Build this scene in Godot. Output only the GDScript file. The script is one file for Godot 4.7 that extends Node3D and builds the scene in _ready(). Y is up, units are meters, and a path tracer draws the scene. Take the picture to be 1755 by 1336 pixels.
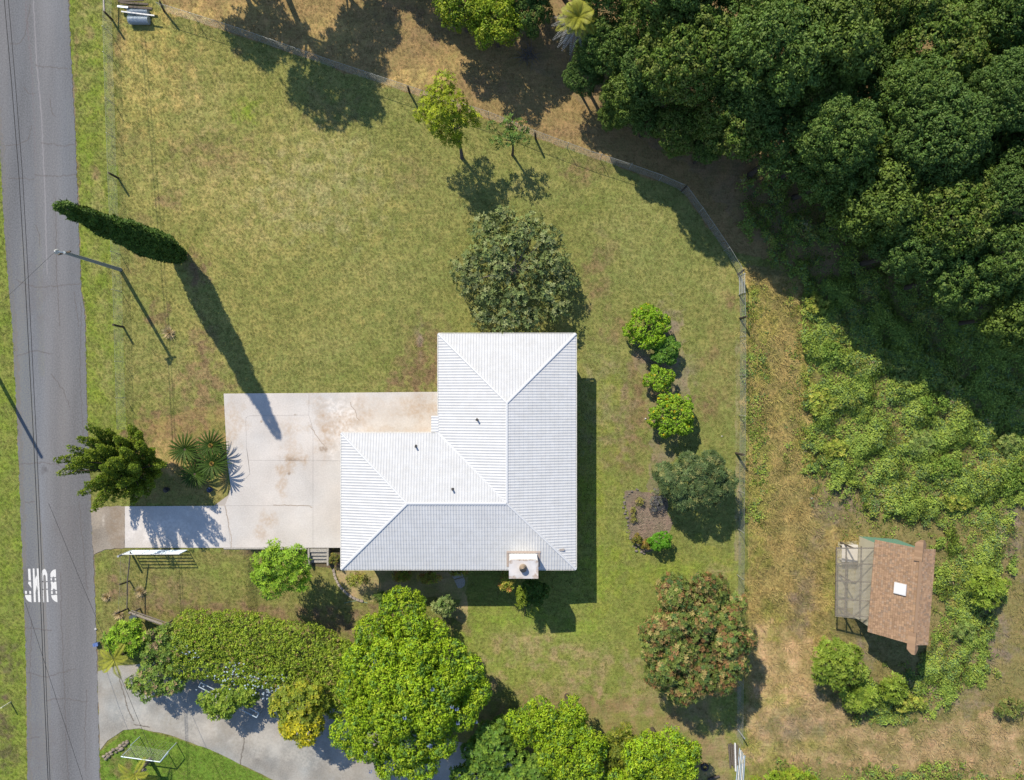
extends Node3D
# An overhead view of a house and its garden. Plan positions come from the ground plan: 0.045 m for each unit of the plan, the middle of the plan at the origin,
# north (-z) up. p(x, y, h) gives the place at height h that the plan of the overhead survey shows at (x, y).

const S := 0.045
const EYE := 55.08
const SUN_FLAT := Vector2(0.48, 0.877)

class Acc:
	var V := PackedVector3Array()
	var N := PackedVector3Array()
	var C := PackedColorArray()
	var U := PackedVector2Array()
	var I := PackedInt32Array()

	func leaf(b: Vector3, d: Vector3, n: Vector3, l: float, w: float, c: Color) -> void:
		var k := V.size()
		var side := d.cross(n) * (w * 0.5)
		var mid := b + d * (l * 0.45) + n * (w * 0.12)
		V.append(b)
		V.append(mid + side)
		V.append(b + d * l)
		V.append(mid - side)
		N.append(n); N.append(n); N.append(n); N.append(n)
		C.append(c); C.append(c); C.append(c); C.append(c)
		I.append(k); I.append(k + 2); I.append(k + 1); I.append(k); I.append(k + 3); I.append(k + 2)

	func quad(a: Vector3, b: Vector3, c: Vector3, d: Vector3, col := Color.WHITE) -> void:
		# a b c d run counter-clockwise seen from the front
		var k := V.size()
		var n := (b - a).cross(c - a)
		if n.length_squared() < 1e-14:
			n = (c - a).cross(d - a)
		n = n.normalized()
		V.append(a); V.append(b); V.append(c); V.append(d)
		for i in 4:
			N.append(n); C.append(col)
		I.append(k); I.append(k + 2); I.append(k + 1); I.append(k); I.append(k + 3); I.append(k + 2)

	func tri(a: Vector3, b: Vector3, c: Vector3, col := Color.WHITE) -> void:
		var k := V.size()
		var n := (b - a).cross(c - a).normalized()
		V.append(a); V.append(b); V.append(c)
		for i in 3:
			N.append(n); C.append(col)
		I.append(k); I.append(k + 2); I.append(k + 1)

	func box(t: Transform3D, s: Vector3, col := Color.WHITE) -> void:
		var h := s * 0.5
		for ax in 3:
			for sg in [-1.0, 1.0]:
				var n := Vector3.ZERO
				n[ax] = sg
				var u := Vector3.ZERO
				u[(ax + 1) % 3] = 1.0
				var w := n.cross(u)
				var o := n * h
				var uu := u * h
				var ww := w * h
				quad(t * (o - uu - ww), t * (o + uu - ww), t * (o + uu + ww), t * (o - uu + ww), col)

	func bar(a: Vector3, b: Vector3, w: float, t: float, col := Color.WHITE, up := Vector3.UP) -> void:
		var z := b - a
		var l := z.length()
		z /= l
		if absf(z.dot(up)) > 0.98:
			up = Vector3.RIGHT
		var x := up.cross(z).normalized()
		var y := z.cross(x)
		box(Transform3D(Basis(x, y, z), (a + b) * 0.5), Vector3(w, t, l), col)

	func tube(pts: Array, rad: Array, sides: int, col := Color.WHITE, caps := true) -> void:
		var first := V.size()
		var cnt := pts.size()
		var ref := Vector3.UP
		var d0: Vector3 = (pts[1] - pts[0]).normalized()
		if absf(d0.y) > 0.9:
			ref = Vector3.RIGHT
		for i in cnt:
			var a: Vector3 = pts[maxi(i - 1, 0)]
			var b: Vector3 = pts[mini(i + 1, cnt - 1)]
			var d := (b - a).normalized()
			var x := (ref - d * ref.dot(d)).normalized()
			ref = x
			var y := d.cross(x)
			for j in sides:
				var an := TAU * j / sides
				var n := x * cos(an) + y * sin(an)
				V.append(pts[i] + n * float(rad[i]))
				N.append(n); C.append(col)
		for i in cnt - 1:
			for j in sides:
				var k := first + i * sides + j
				var k2 := first + i * sides + (j + 1) % sides
				I.append(k); I.append(k + sides); I.append(k2)
				I.append(k2); I.append(k + sides); I.append(k2 + sides)
		if caps:
			for e in 2:
				var i := 0 if e == 0 else cnt - 1
				var f := V.size()
				var dd: Vector3 = (pts[0] - pts[1]).normalized() if e == 0 else (pts[cnt - 1] - pts[cnt - 2]).normalized()
				V.append(pts[i]); N.append(dd); C.append(col)
				for j in sides:
					V.append(V[first + i * sides + j]); N.append(dd); C.append(col)
				for j in sides:
					if e == 0:
						I.append(f); I.append(f + 1 + j); I.append(f + 1 + (j + 1) % sides)
					else:
						I.append(f); I.append(f + 1 + (j + 1) % sides); I.append(f + 1 + j)

	# a flat-topped slab over a polygon of the plan, y0 below and y1 above
	func slab(poly: PackedVector2Array, y0: float, y1: float, col := Color.WHITE) -> void:
		if Geometry2D.is_polygon_clockwise(poly):
			poly.reverse()
		var t := Geometry2D.triangulate_polygon(poly)
		for i in range(0, t.size(), 3):
			var a := poly[t[i]]
			var b := poly[t[i + 1]]
			var c := poly[t[i + 2]]
			if (b - a).cross(c - a) > 0.0:
				var q := b
				b = c
				c = q
			tri(Vector3(a.x, y1, a.y), Vector3(b.x, y1, b.y), Vector3(c.x, y1, c.y), col)
		if y0 < y1:
			for i in poly.size():
				var a := poly[i]
				var b := poly[(i + 1) % poly.size()]
				var q0 := Vector3(a.x, y0, a.y)
				var q1 := Vector3(b.x, y0, b.y)
				var q2 := Vector3(b.x, y1, b.y)
				var q3 := Vector3(a.x, y1, a.y)
				var n := (q1 - q0).cross(q2 - q0)
				var m := (a + b) * 0.5 + Vector2(n.x, n.z).normalized() * 0.002
				if Geometry2D.is_point_in_polygon(m, poly):
					quad(q1, q0, q3, q2, col)
				else:
					quad(q0, q1, q2, q3, col)

	func plan_uv(rect: Rect2) -> void:
		U.resize(V.size())
		for i in V.size():
			U[i] = Vector2((V[i].x - rect.position.x) / rect.size.x, (V[i].z - rect.position.y) / rect.size.y)

	func mesh() -> ArrayMesh:
		var a := []
		a.resize(Mesh.ARRAY_MAX)
		a[Mesh.ARRAY_VERTEX] = V
		a[Mesh.ARRAY_NORMAL] = N
		a[Mesh.ARRAY_COLOR] = C
		if U.size() == V.size():
			a[Mesh.ARRAY_TEX_UV] = U
		a[Mesh.ARRAY_INDEX] = I
		var m := ArrayMesh.new()
		m.add_surface_from_arrays(Mesh.PRIMITIVE_TRIANGLES, a)
		return m


var rng := RandomNumberGenerator.new()
var M := {}
var names := {}

func rf(a: float, b: float) -> float:
	return rng.randf_range(a, b)

func p(x: float, y: float, h := 0.0) -> Vector3:
	var k := S * (1.0 - h / EYE)
	return Vector3((x - 877.5) * k, h, (y - 668.0) * k)

func p2(x: float, y: float, h := 0.0) -> Vector2:
	var q := p(x, y, h)
	return Vector2(q.x, q.z)

func plan(pts: Array, h := 0.0) -> PackedVector2Array:
	var out := PackedVector2Array()
	for q in pts:
		out.append(p2(q[0], q[1], h))
	return out

func ss(a: float, b: float, x: float) -> float:
	return smoothstep(a, b, x)

# height of the ground: level, but the garden south of the drive lies half a metre lower
func gy(x: float, z: float) -> float:
	var wx := ss(-20.5, -19.6, x) * (1.0 - ss(1.5, 8.0, x))
	var wz := ss(12.16, 12.5, z) * (1.0 - ss(18.0, 24.0, z))
	return -0.5 * wx * wz

func on(x: float, y: float, lift := 0.0) -> Vector3:
	var q := p(x, y)
	q.y = gy(q.x, q.z) + lift
	return q

func numbered(called: String) -> String:
	var n: int = names.get(called, -1) + 1
	names[called] = n
	return called if n == 0 else "%s_%03d" % [called, n]

func tag(o: Node, label: String, category: String, group := "", kind := "") -> Node:
	if label: o.set_meta("label", label)
	if category: o.set_meta("category", category)
	if group: o.set_meta("group", group)
	if kind: o.set_meta("kind", kind)
	return o

func thing(called: String, label: String, category: String, at := Vector3.ZERO, group := "") -> Node3D:
	var o := Node3D.new()
	o.name = numbered(called)
	add_child(o)
	o.position = at
	tag(o, label, category, group)
	return o

func part(called: String, m: Mesh, mat: Material, parent: Node) -> MeshInstance3D:
	var o := MeshInstance3D.new()
	o.name = called
	o.mesh = m
	o.material_override = null
	if m.get_surface_count():
		m.surface_set_material(0, mat)
	parent.add_child(o, true)
	return o

func single(called: String, m: Mesh, mat: Material, label: String, category: String, at := Vector3.ZERO, group := "") -> MeshInstance3D:
	var o := part(numbered(called), m, mat, self)
	o.position = at
	tag(o, label, category, group)
	return o

func structure(called: String, m: Mesh, mat: Material) -> MeshInstance3D:
	var o := part(called, m, mat, self)
	o.set_meta("kind", "structure")
	return o

func copy(o: Node3D, at: Vector3, turn: float, scale_by: float, label := "") -> Node3D:
	var c: Node3D = o.duplicate()
	c.name = numbered(String(o.name))
	add_child(c)
	c.position = at
	c.rotation.y = turn
	c.scale = Vector3.ONE * scale_by
	if label: c.set_meta("label", label)
	return c

func plain(col: Color, rough := 0.8, metal := 0.0, spec := 0.4) -> StandardMaterial3D:
	var m := StandardMaterial3D.new()
	m.albedo_color = col.linear_to_srgb()
	m.roughness = rough
	m.metallic = metal
	m.metallic_specular = spec
	return m

func tinted(rough := 0.8, spec := 0.4) -> StandardMaterial3D:
	var m := plain(Color.WHITE, rough, 0.0, spec)
	m.vertex_color_use_as_albedo = true
	return m

func noise_tex(freq: float, lo: Color, hi: Color, size := 512, octaves := 4, seed_ := 1) -> NoiseTexture2D:
	var n := FastNoiseLite.new()
	n.seed = seed_
	n.noise_type = FastNoiseLite.TYPE_SIMPLEX
	n.frequency = freq
	n.fractal_octaves = octaves
	var t := NoiseTexture2D.new()
	t.width = size
	t.height = size
	t.seamless = true
	t.noise = n
	var g := Gradient.new()
	g.set_color(0, lo)
	g.set_color(1, hi)
	t.color_ramp = g
	return t

func grainy(m: StandardMaterial3D, per_metre: float, freq: float, lo: float, seed_ := 3) -> StandardMaterial3D:
	m.albedo_texture = noise_tex(freq, Color(lo, lo, lo), Color.WHITE, 512, 4, seed_)
	m.uv1_triplanar = true
	m.uv1_world_triplanar = true
	m.uv1_scale = Vector3.ONE * per_metre
	return m

func _ready() -> void:
	rng.seed = 20240611
	# camera: straight down
	var cam := Camera3D.new()
	cam.name = "camera"
	cam.fov = 57.24
	cam.near = 0.5
	cam.far = 600.0
	cam.position = Vector3(0, EYE, 0)
	cam.rotation = Vector3(-PI / 2, 0, 0)
	add_child(cam)
	cam.current = true
	# sky and sun
	var sky_mat := ProceduralSkyMaterial.new()
	sky_mat.sky_top_color = Color(0.43, 0.545, 0.725)
	sky_mat.sky_horizon_color = Color(0.80, 0.845, 0.89)
	sky_mat.sky_curve = 0.15
	sky_mat.ground_bottom_color = Color(0.30, 0.29, 0.22)
	sky_mat.ground_horizon_color = Color(0.55, 0.58, 0.58)
	sky_mat.sky_energy_multiplier = 0.98
	var env := Environment.new()
	env.background_mode = Environment.BG_SKY
	env.sky = Sky.new()
	env.sky.sky_material = sky_mat
	env.tonemap_mode = Environment.TONE_MAPPER_LINEAR
	env.tonemap_exposure = 1.34
	env.sdfgi_enabled = true
	env.ssao_enabled = true
	env.ssil_enabled = true
	var we := WorldEnvironment.new()
	we.name = "environment"
	we.environment = env
	add_child(we)
	var sun := DirectionalLight3D.new()
	sun.name = "sun"
	sun.light_energy = 1.5
	sun.light_color = Color(1.0, 0.955, 0.88)
	sun.light_angular_distance = 0.5
	sun.shadow_enabled = true
	add_child(sun)
	sun.look_at_from_position(Vector3.ZERO, Vector3(SUN_FLAT.x, -0.93, SUN_FLAT.y), Vector3.UP)

	materials()
	build_ground()
	build_road()
	build_drive()
	build_neighbour_drive()
	build_house()
	build_shed()
	build_fences()
	build_gate_and_timber()
	build_poles_and_wires()
	build_forest()
	build_garden_trees()
	build_shrubs()
	build_south_planting()
	build_beds()
	build_clutter()
	build_grass()

func materials() -> void:
	var lf := tinted(0.55, 0.3)
	lf.backlight_enabled = true
	lf.backlight = Color(0.45, 0.5, 0.25)
	M.leaf = lf
	var bark := tinted(0.9, 0.2)
	M.bark = grainy(bark, 0.8, 0.03, 0.55, 11)
	M.tint = tinted(0.7, 0.35)
	M.wood = grainy(plain(Color(0.20, 0.17, 0.135), 0.9, 0.0, 0.2), 0.7, 0.03, 0.6, 12)
	M.pipe = plain(Color(0.46, 0.55, 0.62), 0.4, 0.3)
	M.wire = plain(Color(0.42, 0.44, 0.42), 0.5, 0.4)
	M.cable = plain(Color(0.03, 0.03, 0.032), 0.6)
	M.white = grainy(plain(Color(0.74, 0.74, 0.71), 0.6), 0.5, 0.02, 0.82, 13)
	M.concrete = grainy(plain(Color(0.46, 0.44, 0.40), 0.9, 0.0, 0.25), 0.6, 0.025, 0.72, 14)
	M.dark = plain(Color(0.02, 0.022, 0.026), 0.6)
	M.glass = plain(Color(0.05, 0.07, 0.08, 0.35), 0.08)
	M.glass.transparency = BaseMaterial3D.TRANSPARENCY_ALPHA
	M.rock = grainy(tinted(0.95, 0.2), 0.9, 0.03, 0.6, 15)

# ---------------------------------------------------------------- ground
const GW := 1400
const GH := 1106
const GX0 := -120.0
const GY0 := -120.0
const GK := 0.7  # texels for each unit of the plan
var gr := PackedFloat32Array()
var gg := PackedFloat32Array()
var gb := PackedFloat32Array()
var gd := PackedByteArray()   # how much lawn grows here
var gl := PackedByteArray()   # how much long dry grass grows here
var edge_noise := FastNoiseLite.new()
var patch_noise := FastNoiseLite.new()

func paint(poly: Array, col: Color, strength: float, wobble := 6.0, speckle := 0.0, lawn := -1, long := -1) -> void:
	var pg := PackedVector2Array()
	var lo := Vector2(1e9, 1e9)
	var hi := Vector2(-1e9, -1e9)
	for q in poly:
		var v := Vector2((q[0] - GX0) * GK, (q[1] - GY0) * GK)
		pg.append(v)
		lo = lo.min(v)
		hi = hi.max(v)
	var w := wobble * GK
	for y in range(maxi(0, int(lo.y - w)), mini(GH, int(hi.y + w + 1))):
		for x in range(maxi(0, int(lo.x - w)), mini(GW, int(hi.x + w + 1))):
			var v := Vector2(x, y)
			if w > 0.1:
				v += Vector2(edge_noise.get_noise_2d(x, y), edge_noise.get_noise_2d(x + 5000.0, y)) * (w * 1.6)
			if Geometry2D.is_point_in_polygon(v, pg):
				var i := y * GW + x
				var s := strength
				if speckle > 0.0:
					s *= clampf(0.5 + speckle * patch_noise.get_noise_2d(x * 1.7, y * 1.7) * 2.0, 0.0, 1.0)
				gr[i] += (col.r - gr[i]) * s
				gg[i] += (col.g - gg[i]) * s
				gb[i] += (col.b - gb[i]) * s
				if lawn >= 0: gd[i] = lawn
				if long >= 0: gl[i] = long

func blob(cx: float, cy: float, rx: float, ry: float, col: Color, strength: float) -> void:
	var x0 := (cx - GX0) * GK
	var y0 := (cy - GY0) * GK
	var ax := rx * GK
	var ay := ry * GK
	for y in range(maxi(0, int(y0 - ay * 1.4)), mini(GH, int(y0 + ay * 1.4 + 1))):
		for x in range(maxi(0, int(x0 - ax * 1.4)), mini(GW, int(x0 + ax * 1.4 + 1))):
			var dx := (x - x0) / ax
			var dy := (y - y0) / ay
			var r := sqrt(dx * dx + dy * dy) + edge_noise.get_noise_2d(x * 1.3, y * 1.3) * 0.7
			if r < 1.0:
				var s := strength * minf(1.0, (1.0 - r) * 1.8) * clampf(0.75 + patch_noise.get_noise_2d(x * 3.0, y * 3.0) * 1.1, 0.0, 1.0)
				var i := y * GW + x
				gr[i] += (col.r - gr[i]) * s
				gg[i] += (col.g - gg[i]) * s
				gb[i] += (col.b - gb[i]) * s

const STRAW := Color(0.315, 0.28, 0.11)
const OLIVE := Color(0.185, 0.20, 0.055)
const GREEN := Color(0.185, 0.255, 0.028)
const LIME := Color(0.22, 0.25, 0.04)
const BROWN := Color(0.20, 0.14, 0.075)
const GOLD := Color(0.45, 0.335, 0.125)
const SOIL := Color(0.105, 0.08, 0.055)
const GREYSOIL := Color(0.18, 0.14, 0.108)
const TAN := Color(0.40, 0.29, 0.175)
const ROAD_L := [[-60, -400], [-25, 0], [0, 240], [10, 420], [22, 560], [30, 720], [37, 900], [45, 1100], [48, 1336], [52, 1700]]
const ROAD_R := [[106, -400], [118, 0], [124, 120], [131, 250], [136, 400], [140, 500], [146, 530], [150, 700], [157, 850], [160, 940], [165, 1060], [170, 1250], [172, 1336], [176, 1700]]
const SLAB := [[384, 674], [752, 671], [760, 760], [640, 938], [215, 938], [215, 867], [366, 866], [390, 848], [396, 832], [390, 790]]
const APRON := [[157, 872], [185, 867], [215, 867], [215, 938], [180, 941], [161, 950]]
const NEIGHBOUR := [[168, 1150], [200, 1140], [300, 1130], [420, 1140], [560, 1210], [900, 1300], [900, 1460], [470, 1336], [360, 1283], [290, 1258], [240, 1247], [212, 1250], [185, 1268], [172, 1285]]
const FENCE_NE := [[282, 20], [340, 38], [420, 63], [474, 82], [572, 116], [702, 159], [738, 171], [838, 203], [917, 235], [1007, 268], [1060, 285], [1129, 309], [1170, 327], [1197, 364], [1242, 430], [1266, 470], [1268, 545]]

func build_ground() -> void:
	edge_noise.seed = 5
	edge_noise.noise_type = FastNoiseLite.TYPE_SIMPLEX
	edge_noise.frequency = 0.03
	edge_noise.fractal_octaves = 4
	patch_noise.seed = 9
	patch_noise.noise_type = FastNoiseLite.TYPE_SIMPLEX
	patch_noise.frequency = 0.016
	patch_noise.fractal_octaves = 5
	var total := GW * GH
	gr.resize(total); gg.resize(total); gb.resize(total); gd.resize(total); gl.resize(total)
	gr.fill(OLIVE.r); gg.fill(OLIVE.g); gb.fill(OLIVE.b); gd.fill(255); gl.fill(0)
	# the mown paddock north and west of the house: straw and green patches
	paint([[195, -120], [1300, -120], [1300, 700], [195, 700]], STRAW, 0.42, 10.0, 0.12)
	paint([[195, 0], [420, 60], [700, 330], [640, 560], [350, 640], [215, 500]], Color(0.40, 0.32, 0.10), 0.30, 40.0, 0.25)
	paint([[800, 300], [1270, 300], [1275, 980], [1000, 980], [990, 560], [790, 500]], Color(0.18, 0.20, 0.062), 0.75, 40.0, 0.2)
	for b in [[420, 190, 40, 26, 0.8], [350, 230, 60, 22, 0.4], [620, 380, 90, 50, 0.35], [480, 500, 70, 60, 0.3], [690, 230, 60, 60, 0.4], [650, 630, 110, 34, 0.45], [260, 520, 40, 50, 0.45], [820, 420, 60, 40, 0.35], [1030, 350, 70, 40, 0.35], [1180, 420, 60, 50, 0.4], [1200, 560, 46, 60, 0.3], [720, 560, 30, 40, 0.5], [860, 640, 30, 30, 0.4], [1010, 850, 26, 70, 0.6], [1040, 980, 50, 60, 0.6], [450, 160, 50, 30, 0.4], [330, 410, 60, 40, 0.35], [560, 280, 70, 40, 0.3]]:
		blob(b[0], b[1], b[2], b[3], GREEN if b[4] > 0.55 else Color(0.15, 0.175, 0.04), b[4])
	for b in [[290, 335, 26, 20, 0.75], [340, 470, 20, 34, 0.7], [330, 440, 30, 16, 0.5], [270, 540, 24, 24, 0.6], [350, 620, 26, 70, 0.8], [350, 655, 50, 24, 0.7], [700, 655, 60, 18, 0.6], [290, 745, 80, 44, 0.9], [330, 700, 60, 30, 0.6], [730, 590, 40, 55, 0.7], [710, 640, 46, 26, 0.7], [800, 620, 30, 30, 0.4], [205, 78, 12, 44, 0.7], [250, 75, 14, 12, 0.6], [405, 90, 14, 10, 0.5], [700, 300, 34, 30, 0.35], [1000, 290, 40, 26, 0.5], [1020, 470, 26, 60, 0.55], [1060, 560, 36, 30, 0.5], [1080, 700, 44, 60, 0.55], [1210, 690, 34, 22, 0.7], [1220, 610, 16, 18, 0.6], [1040, 430, 30, 30, 0.45], [1250, 520, 14, 20, 0.6], [1100, 650, 40, 50, 0.5], [1070, 770, 50, 50, 0.5], [370, 265, 90, 40, 0.5], [310, 130, 50, 60, 0.3], [560, 190, 60, 40, 0.3], [240, 420, 30, 60, 0.35], [230, 240, 30, 30, 0.25]]:
		blob(b[0], b[1], b[2] * 1.15, b[3] * 1.15, BROWN, minf(1.0, b[4] * 1.35))
	for b in [[720, 575, 9, 34, 0.8], [1145, 570, 24, 60, 0.75], [1170, 640, 30, 40, 0.5]]:
		blob(b[0], b[1], b[2], b[3], GREYSOIL * 1.3, b[4])
	for b in [[240, 130, 60, 60, 0.7], [330, 180, 80, 60, 0.55], [500, 330, 90, 60, 0.5], [600, 270, 70, 50, 0.5], [430, 400, 80, 40, 0.5], [520, 250, 80, 40, 0.5], [900, 320, 60, 30, 0.4], [1080, 370, 60, 40, 0.45], [640, 470, 80, 50, 0.4], [560, 590, 70, 40, 0.35], [1230, 480, 30, 50, 0.4], [300, 300, 70, 40, 0.4], [400, 320, 90, 50, 0.4]]:
		blob(b[0], b[1], b[2], b[3], Color(0.37, 0.325, 0.13), b[4] * 0.75)
	# broad dry and green areas, as the mower and the drought left them
	for b in [[250, 120, 90, 130, Color(0.42, 0.33, 0.10), 0.5], [420, 330, 170, 110, Color(0.36, 0.30, 0.11), 0.4], [640, 500, 190, 110, Color(0.185, 0.20, 0.06), 0.5], [560, 330, 130, 90, Color(0.30, 0.28, 0.13), 0.5], [450, 560, 110, 90, Color(0.20, 0.20, 0.06), 0.45], [1120, 420, 110, 100, Color(0.22, 0.235, 0.08), 0.45], [1090, 330, 90, 40, Color(0.22, 0.23, 0.07), 0.4], [1230, 620, 40, 130, Color(0.22, 0.185, 0.07), 0.5], [1040, 700, 50, 110, Color(0.25, 0.215, 0.12), 0.5], [740, 300, 110, 110, Color(0.235, 0.22, 0.075), 0.4], [310, 640, 90, 60, Color(0.30, 0.24, 0.10), 0.45]]:
		blob(b[0], b[1], b[2], b[3], b[4], b[5])
	# verges of the road
	paint([[100, -120], [192, -120], [194, 100], [204, 380], [213, 620], [217, 735], [150, 760], [120, 300]], GREEN, 0.7, 3.0, 0.35, 255)
	paint([[-120, -120], [-20, -120], [0, 240], [30, 720], [45, 1100], [48, 1460], [-120, 1460]], Color(0.16, 0.23, 0.03), 0.85, 3.0, 0.3)
	paint([[178, -120], [192, -120], [194, 100], [200, 280], [188, 280], [184, 100]], BROWN, 0.45, 3.0, 0.5)
	paint([[185, 300], [204, 300], [210, 500], [196, 500]], OLIVE, 0.5, 3.0, 0.5)
	for b in [[150, 60, 26, 40, 0.4], [140, 150, 20, 60, 0.3], [165, 330, 22, 40, 0.55], [160, 440, 20, 30, 0.4], [150, 12, 30, 20, 0.5], [180, 640, 20, 50, 0.5], [172, 540, 14, 40, 0.3]]:
		blob(b[0], b[1], b[2], b[3], STRAW, b[4])
	for b in [[165, 292, 9, 16, 0.7], [133, 300, 7, 30, 0.7], [155, 55, 10, 16, 0.5], [130, 120, 5, 90, 0.6]]:
		blob(b[0], b[1], b[2], b[3], BROWN, b[4])
	for b in [[10, 1130, 26, 60, 0.7], [4, 1230, 22, 40, 0.9], [12, 1290, 20, 40, 0.7], [20, 1010, 10, 40, 0.3]]:
		blob(b[0], b[1], b[2], b[3], SOIL, b[4])
	# dry ground beyond the curved fence, north
	paint([[250, -120], [282, 20], [420, 63], [572, 116], [738, 171], [917, 235], [1060, 285], [1170, 327], [1242, 430], [1300, 440], [1420, 500], [1880, 480], [1880, -120]], Color(0.27, 0.19, 0.085), 0.92, 3.0, 0.0, 150)
	for b in [[330, 20, 60, 20, 0.8], [700, 135, 60, 22, 0.85], [420, 20, 60, 30, 0.5], [560, 60, 60, 40, 0.45], [760, 110, 40, 30, 0.4]]:
		blob(b[0], b[1], b[2], b[3], GOLD, b[4])
	for b in [[720, 60, 50, 40, 0.7], [680, 20, 50, 26, 0.7], [820, 150, 60, 30, 0.5], [980, 225, 60, 20, 0.5]]:
		blob(b[0], b[1], b[2], b[3], BROWN, b[4])
	paint([[720, -120], [900, 110], [1010, 180], [1180, 290], [1280, 400], [1420, 480], [1880, 620], [1880, -120]], Color(0.21, 0.155, 0.09), 0.8, 8.0, 0.3, 60)
	# rank dry grass east of the fence, and the scrub beyond
	paint([[1280, 450], [1400, 470], [1880, 640], [1880, 1460], [1280, 1460]], Color(0.20, 0.17, 0.07), 0.95, 4.0, 0.0, 160, 60)
	paint([[1274, 460], [1390, 480], [1395, 760], [1400, 900], [1470, 900], [1480, 960], [1425, 990], [1420, 1110], [1390, 1180], [1290, 1260], [1274, 1300]], GOLD, 0.85, 9.0, 0.25, 220, 230)
	paint([[1280, 1060], [1400, 1080], [1400, 1180], [1500, 1260], [1880, 1180], [1880, 1330], [1500, 1320], [1280, 1310]], Color(0.45, 0.31, 0.18), 0.75, 12.0, 0.4, 170, 120)
	for b in [[1300, 560, 22, 60, 0.5], [1300, 640, 26, 40, 0.45], [1290, 740, 20, 40, 0.4], [1300, 860, 26, 60, 0.5], [1310, 780, 26, 30, 0.4], [1340, 700, 40, 40, 0.2], [1320, 1060, 26, 40, 0.5], [1340, 1200, 40, 30, 0.35], [1380, 560, 20, 60, 0.7], [1385, 660, 20, 60, 0.7], [1380, 760, 20, 50, 0.6], [1288, 500, 16, 40, 0.7], [1330, 540, 30, 40, 0.35], [1300, 940, 20, 50, 0.5], [1420, 1000, 16, 60, 0.5], [1310, 1300, 40, 40, 0.5], [1400, 1270, 60, 30, 0.3]]:
		blob(b[0], b[1], b[2], b[3], Color(0.24, 0.27, 0.045), b[4])
	for b in [[1440, 860, 60, 40, 0.7], [1380, 1010, 30, 60, 0.5], [1370, 1050, 26, 50, 0.6], [1400, 920, 30, 40, 0.5], [1330, 1240, 60, 30, 0.4], [1380, 1250, 70, 20, 0.5], [1700, 1100, 50, 60, 0.8], [1740, 900, 40, 90, 0.8], [1640, 1200, 70, 30, 0.6], [1590, 1170, 40, 30, 0.5], [1480, 1150, 20, 60, 0.8]]:
		blob(b[0], b[1], b[2], b[3], GREYSOIL * 1.15, b[4])
	paint([[1259, 560], [1269, 560], [1269, 1300], [1259, 1300]], GREYSOIL * 1.4, 0.5, 2.0, 0.4, 120)
	# south lawn
	paint([[780, 980], [1264, 960], [1264, 1240], [1180, 1230], [960, 1180], [800, 1150], [770, 1060]], Color(0.19, 0.235, 0.05), 0.85, 10.0, 0.2)
	paint([[990, 640], [1060, 640], [1075, 1000], [1260, 1000], [1260, 940], [1080, 900], [1020, 1100], [990, 1000]], LIME, 0.5, 12.0, 0.4)
	for b in [[900, 1110, 90, 40, 0.65], [1010, 1140, 70, 50, 0.6], [1100, 1170, 60, 60, 0.5], [960, 1180, 90, 30, 0.6], [1170, 1230, 60, 40, 0.6], [830, 1180, 40, 40, 0.7], [1230, 980, 30, 16, 0.6], [1060, 1210, 60, 30, 0.5], [1230, 1290, 40, 60, 0.7]]:
		blob(b[0], b[1], b[2], b[3], Color(0.29, 0.22, 0.125), b[4])
	for b in [[870, 1060, 80, 30, 0.7], [800, 1090, 40, 30, 0.7], [1000, 1080, 60, 26, 0.6], [1020, 960, 26, 60, 0.4], [1150, 970, 60, 20, 0.5]]:
		blob(b[0], b[1], b[2], b[3], Color(0.19, 0.26, 0.04), b[4])
	# garden south of the drive
	paint([[160, 940], [600, 940], [760, 1040], [600, 1110], [380, 1070], [160, 1130]], Color(0.21, 0.18, 0.07), 0.8, 8.0, 0.2)
	for b in [[560, 1070, 70, 36, 0.85], [470, 1050, 90, 22, 0.8], [370, 1040, 80, 22, 0.8], [300, 1010, 60, 40, 0.55], [200, 1000, 26, 40, 0.8], [260, 1040, 60, 26, 0.7], [640, 1060, 60, 30, 0.8], [425, 945, 40, 9, 0.9], [770, 1070, 40, 30, 0.7]]:
		blob(b[0], b[1], b[2], b[3], Color(0.20, 0.14, 0.085), b[4])
	for b in [[180, 965, 16, 24, 0.7], [390, 990, 50, 36, 0.5], [330, 975, 50, 20, 0.4], [170, 1030, 8, 30, 0.6]]:
		blob(b[0], b[1], b[2], b[3], Color(0.19, 0.23, 0.05), b[4])
	# bark mulch along the south wall, planting beds
	paint([[570, 965], [572, 985], [585, 1010], [605, 1028], [640, 1034], [720, 1024], [790, 1030], [760, 1060], [800, 1070], [800, 990], [700, 968]], TAN, 0.9, 3.0, 0.2, 0, 0)
	paint([[520, 938], [585, 938], [585, 975], [520, 972]], SOIL, 0.9, 1.0, 0.0, 0, 0)
	paint([[1070, 842], [1090, 836], [1140, 850], [1150, 905], [1120, 940], [1100, 948], [1080, 925], [1076, 890]], GREYSOIL, 0.95, 3.0, 0.0, 10, 0)
	paint([[1130, 530], [1165, 560], [1180, 640], [1190, 700], [1150, 780], [1130, 840], [1110, 840], [1115, 760], [1105, 660], [1080, 600]], GREYSOIL * 1.1, 0.75, 5.0, 0.3, 80)
	# under the juniper and the cycads
	paint([[232, 720], [384, 690], [392, 850], [366, 866], [232, 866]], Color(0.28, 0.19, 0.085), 0.85, 5.0, 0.2, 120)
	blob(275, 780, 30, 40, Color(0.42, 0.31, 0.13), 0.8)
	# the neighbour's turf
	paint([[172, 1290], [212, 1250], [240, 1247], [360, 1283], [470, 1340], [470, 1460], [172, 1460]], Color(0.12, 0.20, 0.028), 0.95, 2.0, 0.0, 255, 0)
	blob(210, 1310, 24, 24, BROWN, 0.7)
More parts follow.
